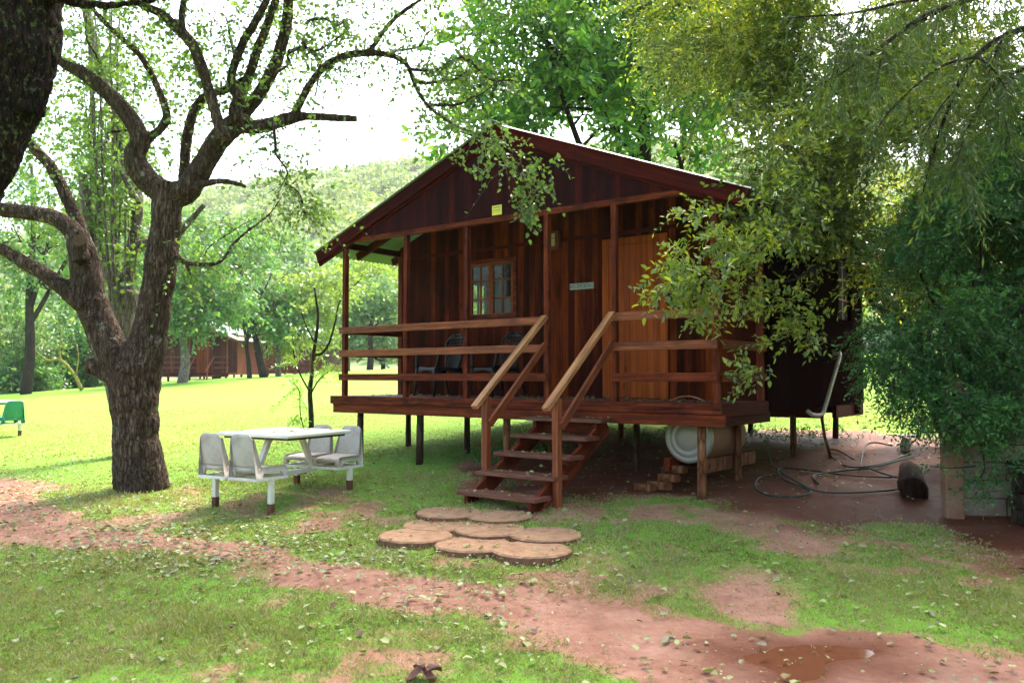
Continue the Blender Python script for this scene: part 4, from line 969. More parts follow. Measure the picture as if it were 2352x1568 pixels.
# hanging outer crown between the limbs and towards the cabin
lob = [lobe(800, 60, 170, 10, .5), lobe(960, 120, 130, 9.6, .6), lobe(1080, 60, 150, 9.6, .5), lobe(640, 330, 90, 10, .8), lobe(560, 60, 200, 11, .6), lobe(250, 80, 220, 10.5, .6), lobe(900, 230, 80, 9.8, .7), lobe(700, 450, 110, 9.8, .6),
       lobe(480, 560, 80, 9.9, .8), lobe(80, 380, 160, 11, 1.0), lobe(780, 190, 110, 10, .6), lobe(60, 560, 110, 11, .6), lobe(1180, 60, 120, 9.8, .5), lobe(230, -200, 380, 9.5, .5), lobe(800, -220, 420, 9.2, .5)]
P, D = in_lobes(lob, 1700, .0, .52, 1.4, 3); D[:, 2] -= .35
parts.append(sprigs(P - np.array(base), D, RNG.uniform(.2, .55, len(P)), 7, .048, TH, .6, .8, .78, .003))
P, D = in_lobes([(-4.5, 9.5, 8.2, 2.4, 2.2, .8), (-2.2, 8.8, 7.9, 2.2, 2.0, .7), (-6.5, 8.8, 8.2, 2.2, 2.0, .8), (-3.4, 11.2, 9.2, 2.2, 1.8, .7)], 2000, 0, .36, .8, 13)  # high lobes out of frame, added to shade the left lawn
parts.append(sprigs(P - np.array(base), D, RNG.uniform(.4, .8, len(P)), 8, .13, T4, .3, .8, .7, .005))
# the leafy spray hanging before the gable
for px, py, Y, cnt, r in ((1095, 345, 8.8, 9, 45), (1165, 365, 8.5, 14, 60), (1215, 425, 8.3, 18, 42), (1205, 468, 8.25, 12, 20), (1255, 390, 8.3, 6, 30), (1075, 300, 9.0, 14, 50), (1030, 270, 9.2, 30, 70), (1140, 300, 8.9, 12, 50)):
    c = np.array(at(px, py, Y)); A = c + RNG.normal(size=(cnt, 3)) * (r * .5 * Y / FPX); D = RNG.normal(size=(cnt, 3)) * .7 + np.array([.25, 0, -.75])
    parts.append(sprigs(A - np.array(base), D, RNG.uniform(.12, .28, cnt), 6, .050, TH, .4, .8, .8, .0028, .3, .8))
o = foliage("foliage", parts, M['L_hero'], hero)

# ------------------------------------------------------------ grey pollarded tree behind it
Yg = 13.0; bg_ = at(285, 980, Yg); bg_.z = g1(bg_.x, bg_.y)
gt = empty("pollarded_tree", bg_, 0, "pale grey pollarded tree with straight upright shoots, right behind the forked tree", "tree")
thick = MB(); CG = []
limb(thick, [(300, 1040, 40), (292, 960, 33), (275, 860, 34), (268, 780, 36), (278, 710, 36), (290, 665, 32)], Yg, 16)
CG.append(limb(thick, [(286, 680, 26), (262, 640, 20), (230, 600, 17), (208, 560, 14), (200, 500, 13), (190, 400, 10)], Yg, 12))
CG.append(limb(thick, [(288, 680, 24), (300, 620, 15), (312, 575, 13), (335, 560, 13), (356, 560, 13), (400, 545, 9), (470, 470, 6)], Yg, 12))
CG.append(limb(thick, [(300, 600, 14), (315, 480, 13), (303, 400, 15), (285, 320, 14), (258, 240, 13), (225, 150, 12), (205, 60, 11), (190, -40, 9)], Yg + .3, 12))
CG.append(limb(thick, [(318, 470, 10), (275, 385, 6), (265, 350, 5), (285, 320, 4)], Yg - .5, 8))
rel(thick, bg_); woody("trunk", thick, M['barkgrey'], gt, .022, .015, .05)
thin = MB()
for i in range(22):
    x0 = random.uniform(195, 315); y0 = random.uniform(600, 720); x1 = x0 + random.uniform(-40, 25); y1 = random.uniform(-60, 380); Y = Yg + random.uniform(-.7, .7); r = random.uniform(1.6, 4.6)
    pts = [(x0 + (x1 - x0) * t + random.uniform(-5, 5), y0 + (y1 - y0) * t, r * (1 - .6 * t)) for t in (0, .2, .4, .6, .8, 1)]
    CG.append(limb(thin, pts, Y, 6))
rel(thin, bg_); woody("shoots", thin, M['barkgrey'], gt)
parts = []
r_ = from_limbs(CG, 450, .07, .1, .8, (.3, .8)); parts.append(sprigs(r_[0] - np.array(bg_), r_[1], r_[2], 8, .075, TH, .4, .8, .75, .003))
P, D = in_lobes([lobe(300, 200, 240, 13.5, .9), lobe(120, 300, 180, 14, 1), lobe(480, 150, 180, 14, .9), lobe(190, 480, 120, 13.6, 1), lobe(640, 60, 170, 14, .6), lobe(60, 120, 160, 13.5, 1)], 1100, .0, .5, .9, 9)
parts.append(sprigs(P - np.array(bg_), D, RNG.uniform(.3, .6, len(P)), 8, .075, TH, .4, .8, .75, .003))
foliage("foliage", parts, M['L_hero'], gt)

# ------------------------------------------------------------ black mossy trunk leaning across the top left corner
Yb = 4.0; bb = at(-560, 1500, Yb); bb.z = g1(bb.x, bb.y)
bt = empty("leaning_black_tree", bb, 0, "near-black leaning trunk with green lichen filling the top left corner", "tree")
thick = MB(); CK = []
limb(thick, [(-600, 1640, 215), (-560, 1400, 190), (-480, 1100, 180), (-390, 820, 175), (-255, 560, 165), (-120, 330, 150), (-45, 130, 150), (-20, 0, 146), (0, -150, 140), (-20, -420, 120), (-120, -800, 90)], Yb, 24)
limb(thick, [(70, 260, 30), (100, 205, 16), (125, 180, 4)], Yb, 10)
CK.append(limb(thick, [(20, -100, 110), (150, -330, 70), (420, -560, 45), (800, -800, 22)], Yb, 14))
CK.append(limb(thick, [(60, -60, 40), (200, 10, 12, 3.9), (420, -10, 7, 3.8), (700, -60, 4, 3.7)], Yb, 10))
rel(thick, bb); woody("trunk", thick, M['barkblack'], bt, .014, .03, .04)
parts = []
over = []
for x, y, z, r, rz in ((-3.5, 2.5, 6.3, 2.6, 1.1), (-.5, 1.0, 7.0, 2.6, 1.1), (2.2, 3.0, 7.2, 2.6, 1.1), (-5.5, 5.0, 7.6, 2.5, 1.1), (-1.5, 4.8, 7.6, 2.6, 1.0), (2.5, .0, 7.0, 2.5, 1.0)):
    over.append((x, y, z, r, r, rz))
P, D = in_lobes(over, 2200, .0, .36, .8, 21)  # unseen crown over the camera, put in to shade the foreground
parts.append(sprigs(P - np.array(bb), D, RNG.uniform(.4, .8, len(P)), 8, .14, T4, .3, .8, .6, .004))
foliage("foliage", parts, M['L_back'], bt)

# ------------------------------------------------------------ trees behind and beside the cabin
def skeleton_tree(name, bx, by, h, lean, r0, lobes, leafmat, barkmat, label, cat, count, nleaf, leaf, T=T6, grp=None, hollow=.3, gap=.45, gs=1.0, L=(.3, .7), droop=.2, asp=.5, trunk=True, limbs=7, seed=0, flat=.4, tw=.006):
    z = g1(bx, by); B = np.array([bx, by, z]); o = empty(name, (bx, by, z), 0, label, cat, grp)
    rnd = random.Random(seed + 5); mb = MB()
    top = np.array([lean[0], lean[1], h]); mids = [np.zeros(3) - [0, 0, .3]] + [top * t + np.array([rnd.uniform(-.12, .12) * h * .25, rnd.uniform(-.1, .1) * h * .25, 0]) for t in (.2, .45, .7)] + [top]
    if trunk:
        C = catmull([(*m_, r0 * (1 - .75 * i / 4)) for i, m_ in enumerate(mids)], 5); mb.tube([c[:3] for c in C], [c[3] for c in C], 10, True, .15)
        for k in range(limbs):
            lb = lobes[k % len(lobes)]; tgt = np.array(lb[:3]) - B + np.array([rnd.uniform(-.4, .4) * lb[3], rnd.uniform(-.4, .4) * lb[4], rnd.uniform(-.2, .5) * lb[5]])
            i0 = rnd.randint(len(C) // 3, len(C) - 4); s = C[i0]; m1 = s[:3] * .5 + tgt * .5 + np.array([rnd.uniform(-.1, .1), rnd.uniform(-.1, .1), .06]) * h * .5
            D_ = catmull([(*s[:3], s[3] * .6), (*m1, s[3] * .38), (*tgt, s[3] * .14)], 6); mb.tube([c[:3] for c in D_], [max(.006, c[3]) for c in D_], 7, True, .1)
            for q in range(3):
                a = D_[rnd.randint(4, len(D_) - 2)]; e = a[:3] + np.array([rnd.uniform(-1, 1), rnd.uniform(-1, 1), rnd.uniform(-.3, .8)]) * lb[3] * .7
                mb.tube([a[:3], (a[:3] + e) / 2 + [0, 0, .05 * h * .3], e], [max(.005, a[3] * .6), max(.004, a[3] * .35), .004], 5)
        woody("trunk", mb, barkmat, o)
    P, D = in_lobes(lobes, count, hollow, gap, gs, seed)
    foliage("crown", [sprigs(P - B, D, RNG.uniform(L[0], L[1], len(P)), nleaf, leaf, T, droop, .8, asp, tw, .3, flat)], leafmat, o, M['twig'])
    return o
# broad-leaved tree behind the roof
c = at(1490, 700, 17.5)
lob = [lobe(1230, 120, 190, 17, .9), lobe(1420, 40, 220, 18, .8), lobe(1560, 230, 190, 18, .9), lobe(1330, 270, 190, 17, .7), lobe(1080, 290, 110, 17, .9), lobe(1180, 300, 120, 16.5, .9), lobe(1500, -120, 260, 18, .8), lobe(1180, -60, 160, 17, .8), lobe(1640, 60, 200, 19, .9), lobe(1590, 360, 140, 17, .6)]
skeleton_tree("broadleaf_tree", c.x, c.y, 8.5, (-.3, .2, 0), .24, lob, M['L_back'], M['barkdark'], "tall bright green broad-leaved tree rising behind the cabin roof", "tree", 6500, 9, .19, T6, None, .1, .47, .8, (.4, .9), .1, .48, seed=31, limbs=12)
# golden green tree to the right, with the bough before the porch
q = gp(2235, 1040); q = at(2180, 1000, 11.5); q.z = g1(q.x, q.y)
yt = empty("golden_tree", q, 0, "large yellow-green tree leaning over the right side of the cabin", "tree")
thick = MB(); CY = []
limb(thick, [(2225, 1060, 40), (2180, 960, 34), (2130, 840, 30), (2070, 745, 27), (2015, 680, 24), (1975, 620, 22), (1945, 560, 20)], 11.5, 16)
CY.append(limb(thick, [(1950, 570, 18), (1925, 480, 15), (1890, 380, 12), (1830, 260, 9), (1760, 120, 7), (1700, -20, 5)], 11.3, 10))
CY.append(limb(thick, [(2110, 800, 20), (2135, 690, 17), (2120, 560, 15), (2150, 400, 12), (2120, 200, 9), (2060, 20, 7)], 11.5, 10))
CY.append(limb(thick, [(2140, 600, 11), (2060, 565, 10), (1990, 540, 9), (1950, 490, 8), (1935, 420, 7), (1925, 360, 6)], 10.6, 10))
CY.append(limb(thick, [(1990, 650, 12), (1960, 600, 9, 10.4), (1880, 610, 5.5, 9.4), (1830, 640, 4.5, 8.8), (1775, 650, 4, 8.3), (1700, 655, 3, 7.9), (1600, 640, 2.4, 7.5), (1520, 640, 1.6, 7.3)], 11, 8))
CY.append(limb(thick, [(1870, 612, 4.5, 9.3), (1870, 650, 4, 9), (1820, 700, 3.4, 8.6), (1815, 760, 2.8, 8.3), (1760, 830, 2.2, 8.0), (1710, 870, 1.6, 7.9)], 9, 8))
CY.append(limb(thick, [(1872, 655, 3, 9), (1910, 640, 2.6, 8.8), (1950, 670, 1.6, 8.7)], 9, 6))
CY.append(limb(thick, [(1960, 560, 8, 10), (1860, 520, 5, 9), (1760, 520, 4, 8.2), (1680, 500, 3, 7.7), (1600, 490, 2, 7.4)], 10, 8))
CY.append(limb(thick, [(1900, 400, 8, 10.5), (1800, 400, 5, 9.5), (1720, 390, 3, 8.8), (1660, 400, 2, 8.4)], 10, 8))
CY.append(limb(thick, [(2100, 620, 8), (2030, 600, 5, 10.2), (1960, 580, 3, 9.6)], 11, 8))
rel(thick, q); woody("trunk", thick, M['barkdark'], yt, .02, .02, .06)
B = np.array(q); parts = []
lob = [lobe(1780, 350, 130, 9.2, .6), lobe(1900, 300, 170, 9.8, .7), lobe(1700, 130, 190, 10.8, .7), lobe(1850, 100, 200, 10.5, .7), lobe(2050, 180, 220, 10, .8), lobe(2020, 420, 170, 10, .8), lobe(1760, 470, 110, 8.7, .45), lobe(1900, 480, 100, 9.4, .4),
       lobe(2220, 420, 200, 10.5, .9), lobe(2200, 60, 230, 10.5, .8), lobe(1580, 30, 150, 11.5, .8), lobe(1650, 250, 110, 10.5, .6), lobe(1840, -140, 300, 10, .5), lobe(2180, 600, 130, 10.5, .8), lobe(2120, 300, 170, 9, .6)]
lob += [lobe(1850, 490, 100, 9.6, .5), lobe(1960, 540, 100, 9.8, .6), lobe(1760, 440, 80, 9.0, .5), lobe(2050, 620, 80, 9.8, .8), lobe(1940, 420, 120, 9.8, .6)]
P, D = in_lobes(lob, 12500, .05, .36, .9, 41); D[:, 2] -= .1
parts.append(sprigs(P - B, D, RNG.uniform(.22, .5, len(P)), 9, .075, T6, .3, .8, .46, .004, .3, .7))
lob = [lobe(1600, 640, 95, 7.5, .42), lobe(1690, 660, 90, 7.9, .4), lobe(1530, 655, 60, 7.3, .45), lobe(1620, 700, 55, 7.6, .5), lobe(1780, 680, 60, 8.3, .5), lobe(1570, 590, 40, 7.4, .5), lobe(1510, 560, 26, 7.3, .4), lobe(1590, 490, 34, 7.4, .6), lobe(1660, 560, 45, 7.6, .8),
       lobe(1700, 510, 70, 7.9, .6), lobe(1780, 540, 70, 8.2, .5), lobe(1720, 580, 50, 7.9, .6)]
P, D = in_lobes(lob, 560, .0, .38, 3.0, 43); D[:, 0] -= .5; D[:, 2] -= .25
parts.append(sprigs(P - B, D, RNG.uniform(.12, .26, len(P)), 7, .068, T6, .25, .8, .5, .003, .3, .9))
lob = [lobe(1745, 840, 42, 8.0, .55), lobe(1790, 790, 50, 8.2, .55), lobe(1850, 760, 48, 8.4, .7), lobe(1715, 870, 22, 7.9, .5), lobe(1845, 720, 40, 8.5, .4)]
P, D = in_lobes(lob, 130, .0, .3, 3.0, 45); D[:, 0] -= .5; D[:, 2] -= .4
parts.append(sprigs(P - B, D, RNG.uniform(.12, .26, len(P)), 7, .068, T6, .25, .8, .5, .003, .3, .9))
P, D = in_lobes([(1.0, 8.2, 8.2, 2.6, 2.4, .9), (4.6, 8.0, 8.0, 2.6, 2.6, .9), (7.0, 10.5, 8.6, 2.6, 2.6, 1), (3.0, 10.6, 9.0, 2.6, 2.2, .9), (-.5, 10.6, 9.2, 2.4, 2.2, .8), (6.5, 5.8, 7.2, 2.4, 2.0, .9)], 3600, 0, .34, .8, 47)  # unseen high lobes added above the cabin to shade the foreground
parts.append(sprigs(P - B, D, RNG.uniform(.4, .8, len(P)), 8, .15, T4, .3, .8, .6, .005))
foliage("crown", parts, M['L_gold'], yt)
# dark shrub over the block wall
sq = at(2290, 1180, 8.6); sq.z = g1(sq.x, sq.y)
sh_ = empty("dark_shrub", sq, 0, "dense dark green small-leaved shrub hanging over the block wall at the right edge", "shrub")
mb = MB()
for i, (x1, y1, Y) in enumerate(((2050, 830, 8), (2100, 600, 8.4), (2250, 450, 8.6), (2350, 700, 8), (2180, 900, 7.6), (2450, 500, 8.8), (2020, 880, 7.8), (2230, 980, 7.5))):
    limb(mb, [(2290 + i * 6, 1200, 11, 8.6), (2270, 1000, 9, 8.5), ((2270 + x1) / 2, (960 + y1) / 2, 6, (8.5 + Y) / 2), (x1, y1, 3, Y)], None, 7)
limb(mb, [(2250, 1000, 3, 7.6), (2260, 1080, 2, 7.3), (2230, 1110, 1.4, 7.1)], None, 5); limb(mb, [(2240, 1070, 2, 7.2), (2180, 1075, 1.4, 7.1), (2135, 1070, 1, 7.1)], None, 5)
rel(mb, sq); woody("stems", mb, M['barkdark'], sh_)
B = np.array(sq)
lob = [lobe(2230, 560, 170, 8.4, .9), lobe(2300, 780, 200, 8.2, 1.0), lobe(2140, 760, 150, 8.1, .75), lobe(2060, 850, 80, 7.9, .6), lobe(2230, 900, 120, 7.8, .7), lobe(2440, 650, 200, 8.4, 1.3), lobe(2120, 920, 80, 7.8, .6), lobe(2350, 430, 180, 8.8, .8), lobe(2150, 970, 45, 7.7, .5),
       lobe(2500, 350, 250, 8.8, 1), lobe(2090, 660, 70, 8.2, .8), lobe(2430, 900, 120, 7.8, .5), lobe(2120, 560, 70, 8.4, .7), lobe(2170, 470, 60, 8.6, .7)]
P, D = in_lobes(lob, 19000, .05, .26, 1.3, 51); D[:, 2] -= .2
parts = [sprigs(P - B, D, RNG.uniform(.12, .3, len(P)), 9, .047, T6, .3, .8, .42, .0025, .3, .5)]
lob = [lobe(2230, 950, 90, 7.55, .6), lobe(2320, 960, 90, 7.4, .7), lobe(2300, 1060, 45, 7.3, .9), lobe(2260, 1080, 38, 7.3, .8), lobe(2230, 1115, 26, 7.2, .8), lobe(2290, 1020, 40, 7.5, .8), lobe(2140, 1075, 16, 7.1, .6), lobe(2000, 835, 30, 7.8, .5), lobe(2180, 1010, 50, 7.6, .5), lobe(2250, 1130, 18, 7.2, 1)]
P, D = in_lobes(lob, 900, .0, .3, 3, 53); parts.append(sprigs(P - B, D, RNG.uniform(.08, .2, len(P)), 7, .042, T6, .3, .8, .45, .002))
P, D = in_lobes([(7.6, 8.2, 3.2, 1.9, 2.2, 2.2), (7.4, 5.2, 3.6, 1.6, 1.8, 2.0), (7.4, 11.5, 3.6, 1.6, 1.8, 1.6), (7.8, 6.5, 5.6, 2.0, 2.4, 1.4), (7.2, 7.4, 1.3, 1.2, 1.6, .9), (6.6, 2.6, 3.2, 1.5, 2.0, 2.2), (7.0, -.5, 3.8, 1.8, 2.0, 2.4), (8.5, 10.0, 5.0, 2.0, 3.0, 2.4)], 5200, 0, .3, 1, 54); parts.append(sprigs(P - B, D, RNG.uniform(.3, .6, len(P)), 8, .15, T4, .3, .8, .6, .004))  # unseen leaf mass right of frame, added to darken the cabin's right side
foliage("crown", parts, M['L_shrub'], sh_)
# narrow-leaved boughs from the top right
wq = at(2700, 1100, 6.0); wq.z = g1(wq.x, wq.y)
wt_ = empty("narrow_leaved_tree", wq, 0, "tree with fine drooping narrow leaves reaching in from the top right corner", "tree")
mb = MB(); CW = []
limb(mb, [(2760, 1300, 60), (2740, 900, 55), (2700, 500, 50), (2640, 100, 40), (2600, -200, 30)], 6.0, 14)
CW.append(limb(mb, [(2640, 150, 16), (2480, 60, 11), (2340, 70, 7), (2240, 130, 5.5), (2190, 220, 4.5), (2150, 330, 3.5), (2120, 440, 2)], 5.8, 8))
CW.append(limb(mb, [(2620, -20, 14), (2420, -20, 9), (2260, -10, 8), (2120, 40, 6), (2020, 110, 4.5), (1930, 170, 3), (1850, 210, 2)], 5.8, 8))
CW.append(limb(mb, [(2250, -10, 5), (2100, 0, 4), (1960, 30, 3), (1820, 40, 2)], 5.7, 6)); CW.append(limb(mb, [(2640, 200, 10), (2450, 150, 6), (2300, 180, 4), (2230, 280, 3), (2190, 380, 2)], 5.8, 6))
CW.append(limb(mb, [(2240, 130, 4), (2150, 160, 3), (2040, 260, 2.4), (2000, 330, 1.5)], 5.7, 6))
for i in range(18):
    a = CW[i % 4][random.randint(8, len(CW[i % 4]) - 4)]; p = np.array(a[:3]); e = p + np.array([random.uniform(-.5, .1), random.uniform(-.4, .4), random.uniform(-.6, .05)])
    C = catmull([(*p, a[3] * .6), (*((p + e) / 2 + [0, 0, .06]), a[3] * .4), (*e, .002)], 4); mb.tube([c[:3] for c in C], [c[3] for c in C], 5); CW.append(C)
rel(mb, wq); woody("trunk", mb, M['barkdark'], wt_)
r_ = from_limbs(CW, 700, .03, -.5, .9, (.12, .34)); B = np.array(wq)
parts = [sprigs(r_[0] - B, r_[1], r_[2], 9, .075, T4, .6, .6, .17, .002)]
P, D = in_lobes([lobe(2150, 60, 160, 5.8, .5), lobe(2280, 180, 120, 5.8, .8), lobe(2000, 120, 120, 5.8, .6), lobe(2500, 0, 260, 6, .8), lobe(2180, 320, 70, 5.8, .9), lobe(2250, -160, 400, 6, .4)], 900, 0, .5, 2.0, 61); D[:, 2] -= .5
parts.append(sprigs(P - B, D, RNG.uniform(.12, .34, len(P)), 9, .075, T4, .6, .6, .17, .002))
foliage("crown", parts, M['L_willow'], wt_)

# ------------------------------------------------------------ sapling on the lawn
sp_ = at(716, 982, 15.5); sp_.z = g1(sp_.x, sp_.y)
sa = empty("thin_sapling", sp_, 0, "thin dark sapling with feathery leaves on the lawn behind the picnic table", "tree"); mb = MB(); CP = []
zz = at(716, 978, 15.5).z
CP.append(limb(mb, [(716, 995, 6.5), (714, 940, 6), (712, 900, 5.5), (718, 850, 4.5), (722, 800, 4), (728, 760, 3.5), (730, 720, 3), (722, 660, 2)], 15.5, 8))
CP.append(limb(mb, [(720, 815, 3), (738, 812, 3), (755, 790, 2.6), (770, 740, 2.2), (782, 690, 1.6), (830, 640, 1)], 15.3, 6))
CP.append(limb(mb, [(712, 900, 2.4), (690, 860, 1.8), (676, 820, 1.4), (672, 770, 1)], 15.4, 5)); CP.append(limb(mb, [(713, 905, 2), (735, 870, 1.6), (765, 845, 1.2), (790, 820, .9)], 15.4, 5))
CP.append(limb(mb, [(700, 990, 1.6), (690, 950, 1.4), (688, 900, 1.2), (676, 880, 1)], 15.3, 5)); CP.append(limb(mb, [(724, 790, 2), (700, 740, 1.5), (690, 700, 1)], 15.5, 5))
rel(mb, sp_); woody("trunk", mb, M['barkdark'], sa)
r_ = from_limbs(CP, 64, .022, .1, .9, (.3, .6)); B = np.array(sp_)
foliage("foliage", [sprigs(r_[0] - B, r_[1], r_[2], 26, .085, T4, .35, 1.0, .24, .003)], M['L_lime'], sa)

# ------------------------------------------------------------ hill behind
RX = [-1500, -300, 0, 300, 500, 650, 820, 930, 1200, 1600, 2000, 2400, 3800]; RY = [700, 620, 575, 490, 452, 428, 408, 400, 370, 340, 390, 450, 600]
def hill_z(x, y):
    tx = x / np.maximum(y, 1) ; px = 1176 + FPX * tx
    ry = np.interp(px, RX, RY); D1 = 330.0
    ridge = EYE + (865 - ry) / FPX * D1
    t = np.clip((y - 88) / (D1 - 88), 0, 1); s = t * t * (3 - 2 * t) * .6 + t * .4
    g = gh(x, np.minimum(y, 88))
    z = g + (ridge - g) * s + (vnoise(x, y, .02, 3) - .5) * 9 * t * (1 - t) * 2
    return z - np.clip(y - D1, 0, 200) * .35
hx = np.linspace(-1.5, 1.6, 130); hy = axis([(84, 330, 8), (330, 420, 15)])
HX, HYY = np.meshgrid(hx, hy); XX = HX * HYY; ZZ = hill_z(XX, HYY) - .3 * (HYY < 90)
HV = np.stack([XX.ravel(), HYY.ravel(), ZZ.ravel()], 1); nW = len(hx)
jj, ii = np.meshgrid(np.arange(len(hy) - 1), np.arange(nW - 1), indexing='ij'); a = (jj * nW + ii).ravel()
M['hill'] = plain("hill_scrub_ground", (.15, .21, .07), .95, .1, 0, .35, .06, (.24, .22, .12), .5, 0)
tag(fastmesh("hill", HV, [np.stack([a, a + 1, a + nW + 1, a + nW], 1)], [M['hill']], smooth=True), "wooded hill rising behind the lawn", kind='structure')
nb = 2300; bt_ = RNG.uniform(-.85, .85, nb); by_ = 92 + 232 * RNG.random(nb) ** .9; bx_ = bt_ * by_
bz_ = hill_z(bx_, by_); br = RNG.uniform(2.4, 6.2, nb) * (1 + .3 * (vnoise(bx_, by_, .03, 6) - .5))
k = 80; d = unit(RNG.normal(size=(nb * k, 3))); d[:, 2] = np.abs(d[:, 2]); P = np.repeat(np.stack([bx_, by_, bz_], 1), k, 0) + d * np.repeat(br, k)[:, None] * RNG.uniform(.6, 1.05, (nb * k, 1)) * np.array([1, 1, .8])
s_ = RNG.uniform(.9, 1.9, nb * k)
lv, lf = leaf_arrays(P, RNG.normal(size=P.shape), d + RNG.normal(size=P.shape) * .22, s_, s_ * .8, T4)
M['L_hill'] = leaf_mat("hillside_leaves", [(.05, .12, .04), (.13, .22, .05), (.26, .33, .09), (.36, .38, .16)], .3, .7, .2, (1.3, 1.25, .5), .10)
tag(fastmesh("hillside_bushes", lv, [lf], [M['L_hill']]), "mass of round scrub covering the hill", kind='stuff')

# ------------------------------------------------------------ background trees
def bgtree(px, py, Y, lobes, leafm, bark, label, name="lawn_tree", count=700, nleaf=7, leaf=.22, r0=.16, lean=(0, 0), grp="trees around the far cabins", gap=.45, trunk=True, limbs=5, seed=0, h=None, **kw):
    c = at(px, py, Y); L_ = [lobe(a, b, r, Y + (q[0] if q else 0), ra) for a, b, r, ra, *q in lobes]
    z = g1(c.x, c.y); hh = h or max(l[2] for l in L_) - z
    return skeleton_tree(name, c.x, c.y, hh, (*lean, 0), r0, L_, leafm, bark, label, "tree", count, nleaf, leaf, T4, grp, .1, gap, .5, (.5, 1.3), .2, .6, trunk, limbs, seed=seed, tw=.012, **kw)
bgtree(418, 870, 41, [(450, 690, 90, .8), (520, 640, 90, .8), (420, 620, 70, 1), (560, 690, 50, .7), (395, 710, 35, 1), (440, 735, 34, .5)], M['L_mid'], M['barkgrey'], "round green tree with pale straight trunk right before the far porch", count=1300, leaf=.26, r0=.28, seed=1)
bgtree(610, 858, 46, [(600, 660, 75, .7), (655, 730, 55, .8), (560, 600, 80, .8), (620, 640, 60, .8), (555, 715, 40, .6)], M['L_mid'], M['barkdark'], "green tree with slanting dark trunk between the two far cabins", count=1200, leaf=.28, r0=.24, lean=(-1.6, 0), seed=2)
bgtree(575, 858, 45.5, [(615, 700, 50, .8), (570, 680, 45, .8)], M['L_mid'], M['barkdark'], "slim dark-stemmed tree just right of the slanting one", count=350, leaf=.28, r0=.15, lean=(-.4, 0), seed=3)
bgtree(640, 850, 47, [(680, 700, 60, 1), (730, 680, 60, 1), (660, 760, 55, .8), (720, 750, 50, .7), (770, 650, 50, .9)], M['L_lime'], M['barkgrey'], "lime green tree with forked pale trunk before the orange cabin", count=1000, leaf=.26, r0=.18, seed=4)
bgtree(850, 842, 58, [(850, 740, 70, .7), (800, 750, 50, .7), (900, 730, 60, .8), (860, 690, 50, .8)], M['L_olive'], M['barkdark'], "grey-green tree with several dark stems left of the porch wall", count=1000, leaf=.34, r0=.26, seed=5)
bgtree(800, 835, 62, [(830, 640, 70, .8), (880, 660, 60, .8), (790, 680, 50, .8), (930, 640, 50, .9)], M['L_lime'], M['barkgrey'], "yellowish tree behind the grey-green one", count=800, leaf=.36, r0=.2, seed=6)
bgtree(880, 838, 60, [(920, 790, 45, .8), (760, 790, 40, .8), (830, 800, 35, .6)], M['L_olive'], M['barkdark'], "low dark-stemmed tree nearest the white drum", count=500, leaf=.3, r0=.2, seed=7)
bgtree(500, 850, 60, [(500, 560, 100, .7), (620, 570, 90, .6), (420, 540, 90, .8), (700, 600, 80, .6), (560, 520, 60, .6)], M['L_olive'], M['barkdark'], "tall pale green tree rising behind the far cabin roofs", count=1200, leaf=.4, r0=.3, seed=8)
bgtree(240, 870, 50, [(240, 640, 110, 1), (330, 690, 80, 1), (180, 720, 90, .8), (300, 570, 90, .8)], M['L_mid'], M['barkdark'], "bushy dark-trunked tree left of the far cabins", count=1300, leaf=.32, r0=.3, seed=9)
bgtree(60, 880, 38, [(90, 560, 120, 1), (0, 480, 140, 1), (160, 440, 130, .9), (20, 640, 90, .8), (-80, 600, 120, 1), (230, 380, 110, .9), (120, 680, 60, .8)], M['L_mid'], M['barkdark'], "tall tree with dark crooked boughs beyond the far left lawn", count=1900, leaf=.24, r0=.26, seed=10, limbs=9)
bgtree(300, 870, 66, [(330, 560, 130, .8), (210, 540, 120, .8), (420, 600, 90, .8)], M['L_olive'], M['barkdark'], "pale tall tree standing farthest back on the left", count=1000, leaf=.42, r0=.3, seed=11)
for i, (px, r, ra, dy, Y, lm, lb) in enumerate(((-90, 110, .9, 790, 42, 'L_olive', "grey-green hedge shrub cut by the left edge"), (30, 85, 1.0, 780, 41, 'L_olive', "tall pale grey-green hedge shrub on the far left lawn edge"), (110, 70, 1.05, 815, 43, 'L_shrub', "dark green hedge shrub right of the pale grey-green one"),
                                         (180, 60, 1.1, 820, 44, 'L_shrub', "dark hedge shrub behind the cut stub of the forked tree"), (60, 50, .6, 860, 40, 'L_mid', "low leafy hedge shrub at the foot of the pale one"))):
    bgtree(px, 890, Y, [(px, dy, r, ra), (px + 20, dy + 30, r * .7, ra)], M[lm], M['barkdark'], lb, "hedge_shrub", 700, 8, .22, .08, grp="shrubs along the far left lawn edge", seed=20 + i, gap=.35, limbs=3)
z = at(180, 888, 38)
yb_ = empty("lichen_tree", (z.x, z.y, g1(z.x, z.y)), 0, "thin leaning tree with yellow lichen and a bare kinked branch by the dark hedge", "tree"); mb = MB()
limb(mb, [(188, 895, 4.5), (172, 862, 4), (150, 836, 4), (136, 826, 3.4), (112, 828, 3), (98, 820, 2.6), (78, 804, 2)], 38, 7); limb(mb, [(138, 828, 3), (137, 800, 2), (140, 760, 1.6), (130, 730, 1)], 38, 6); limb(mb, [(175, 860, 2), (180, 820, 1.4), (176, 790, 1)], 38, 5)
rel(mb, yb_.location); woody("trunk", mb, M['barkyellow'], yb_)
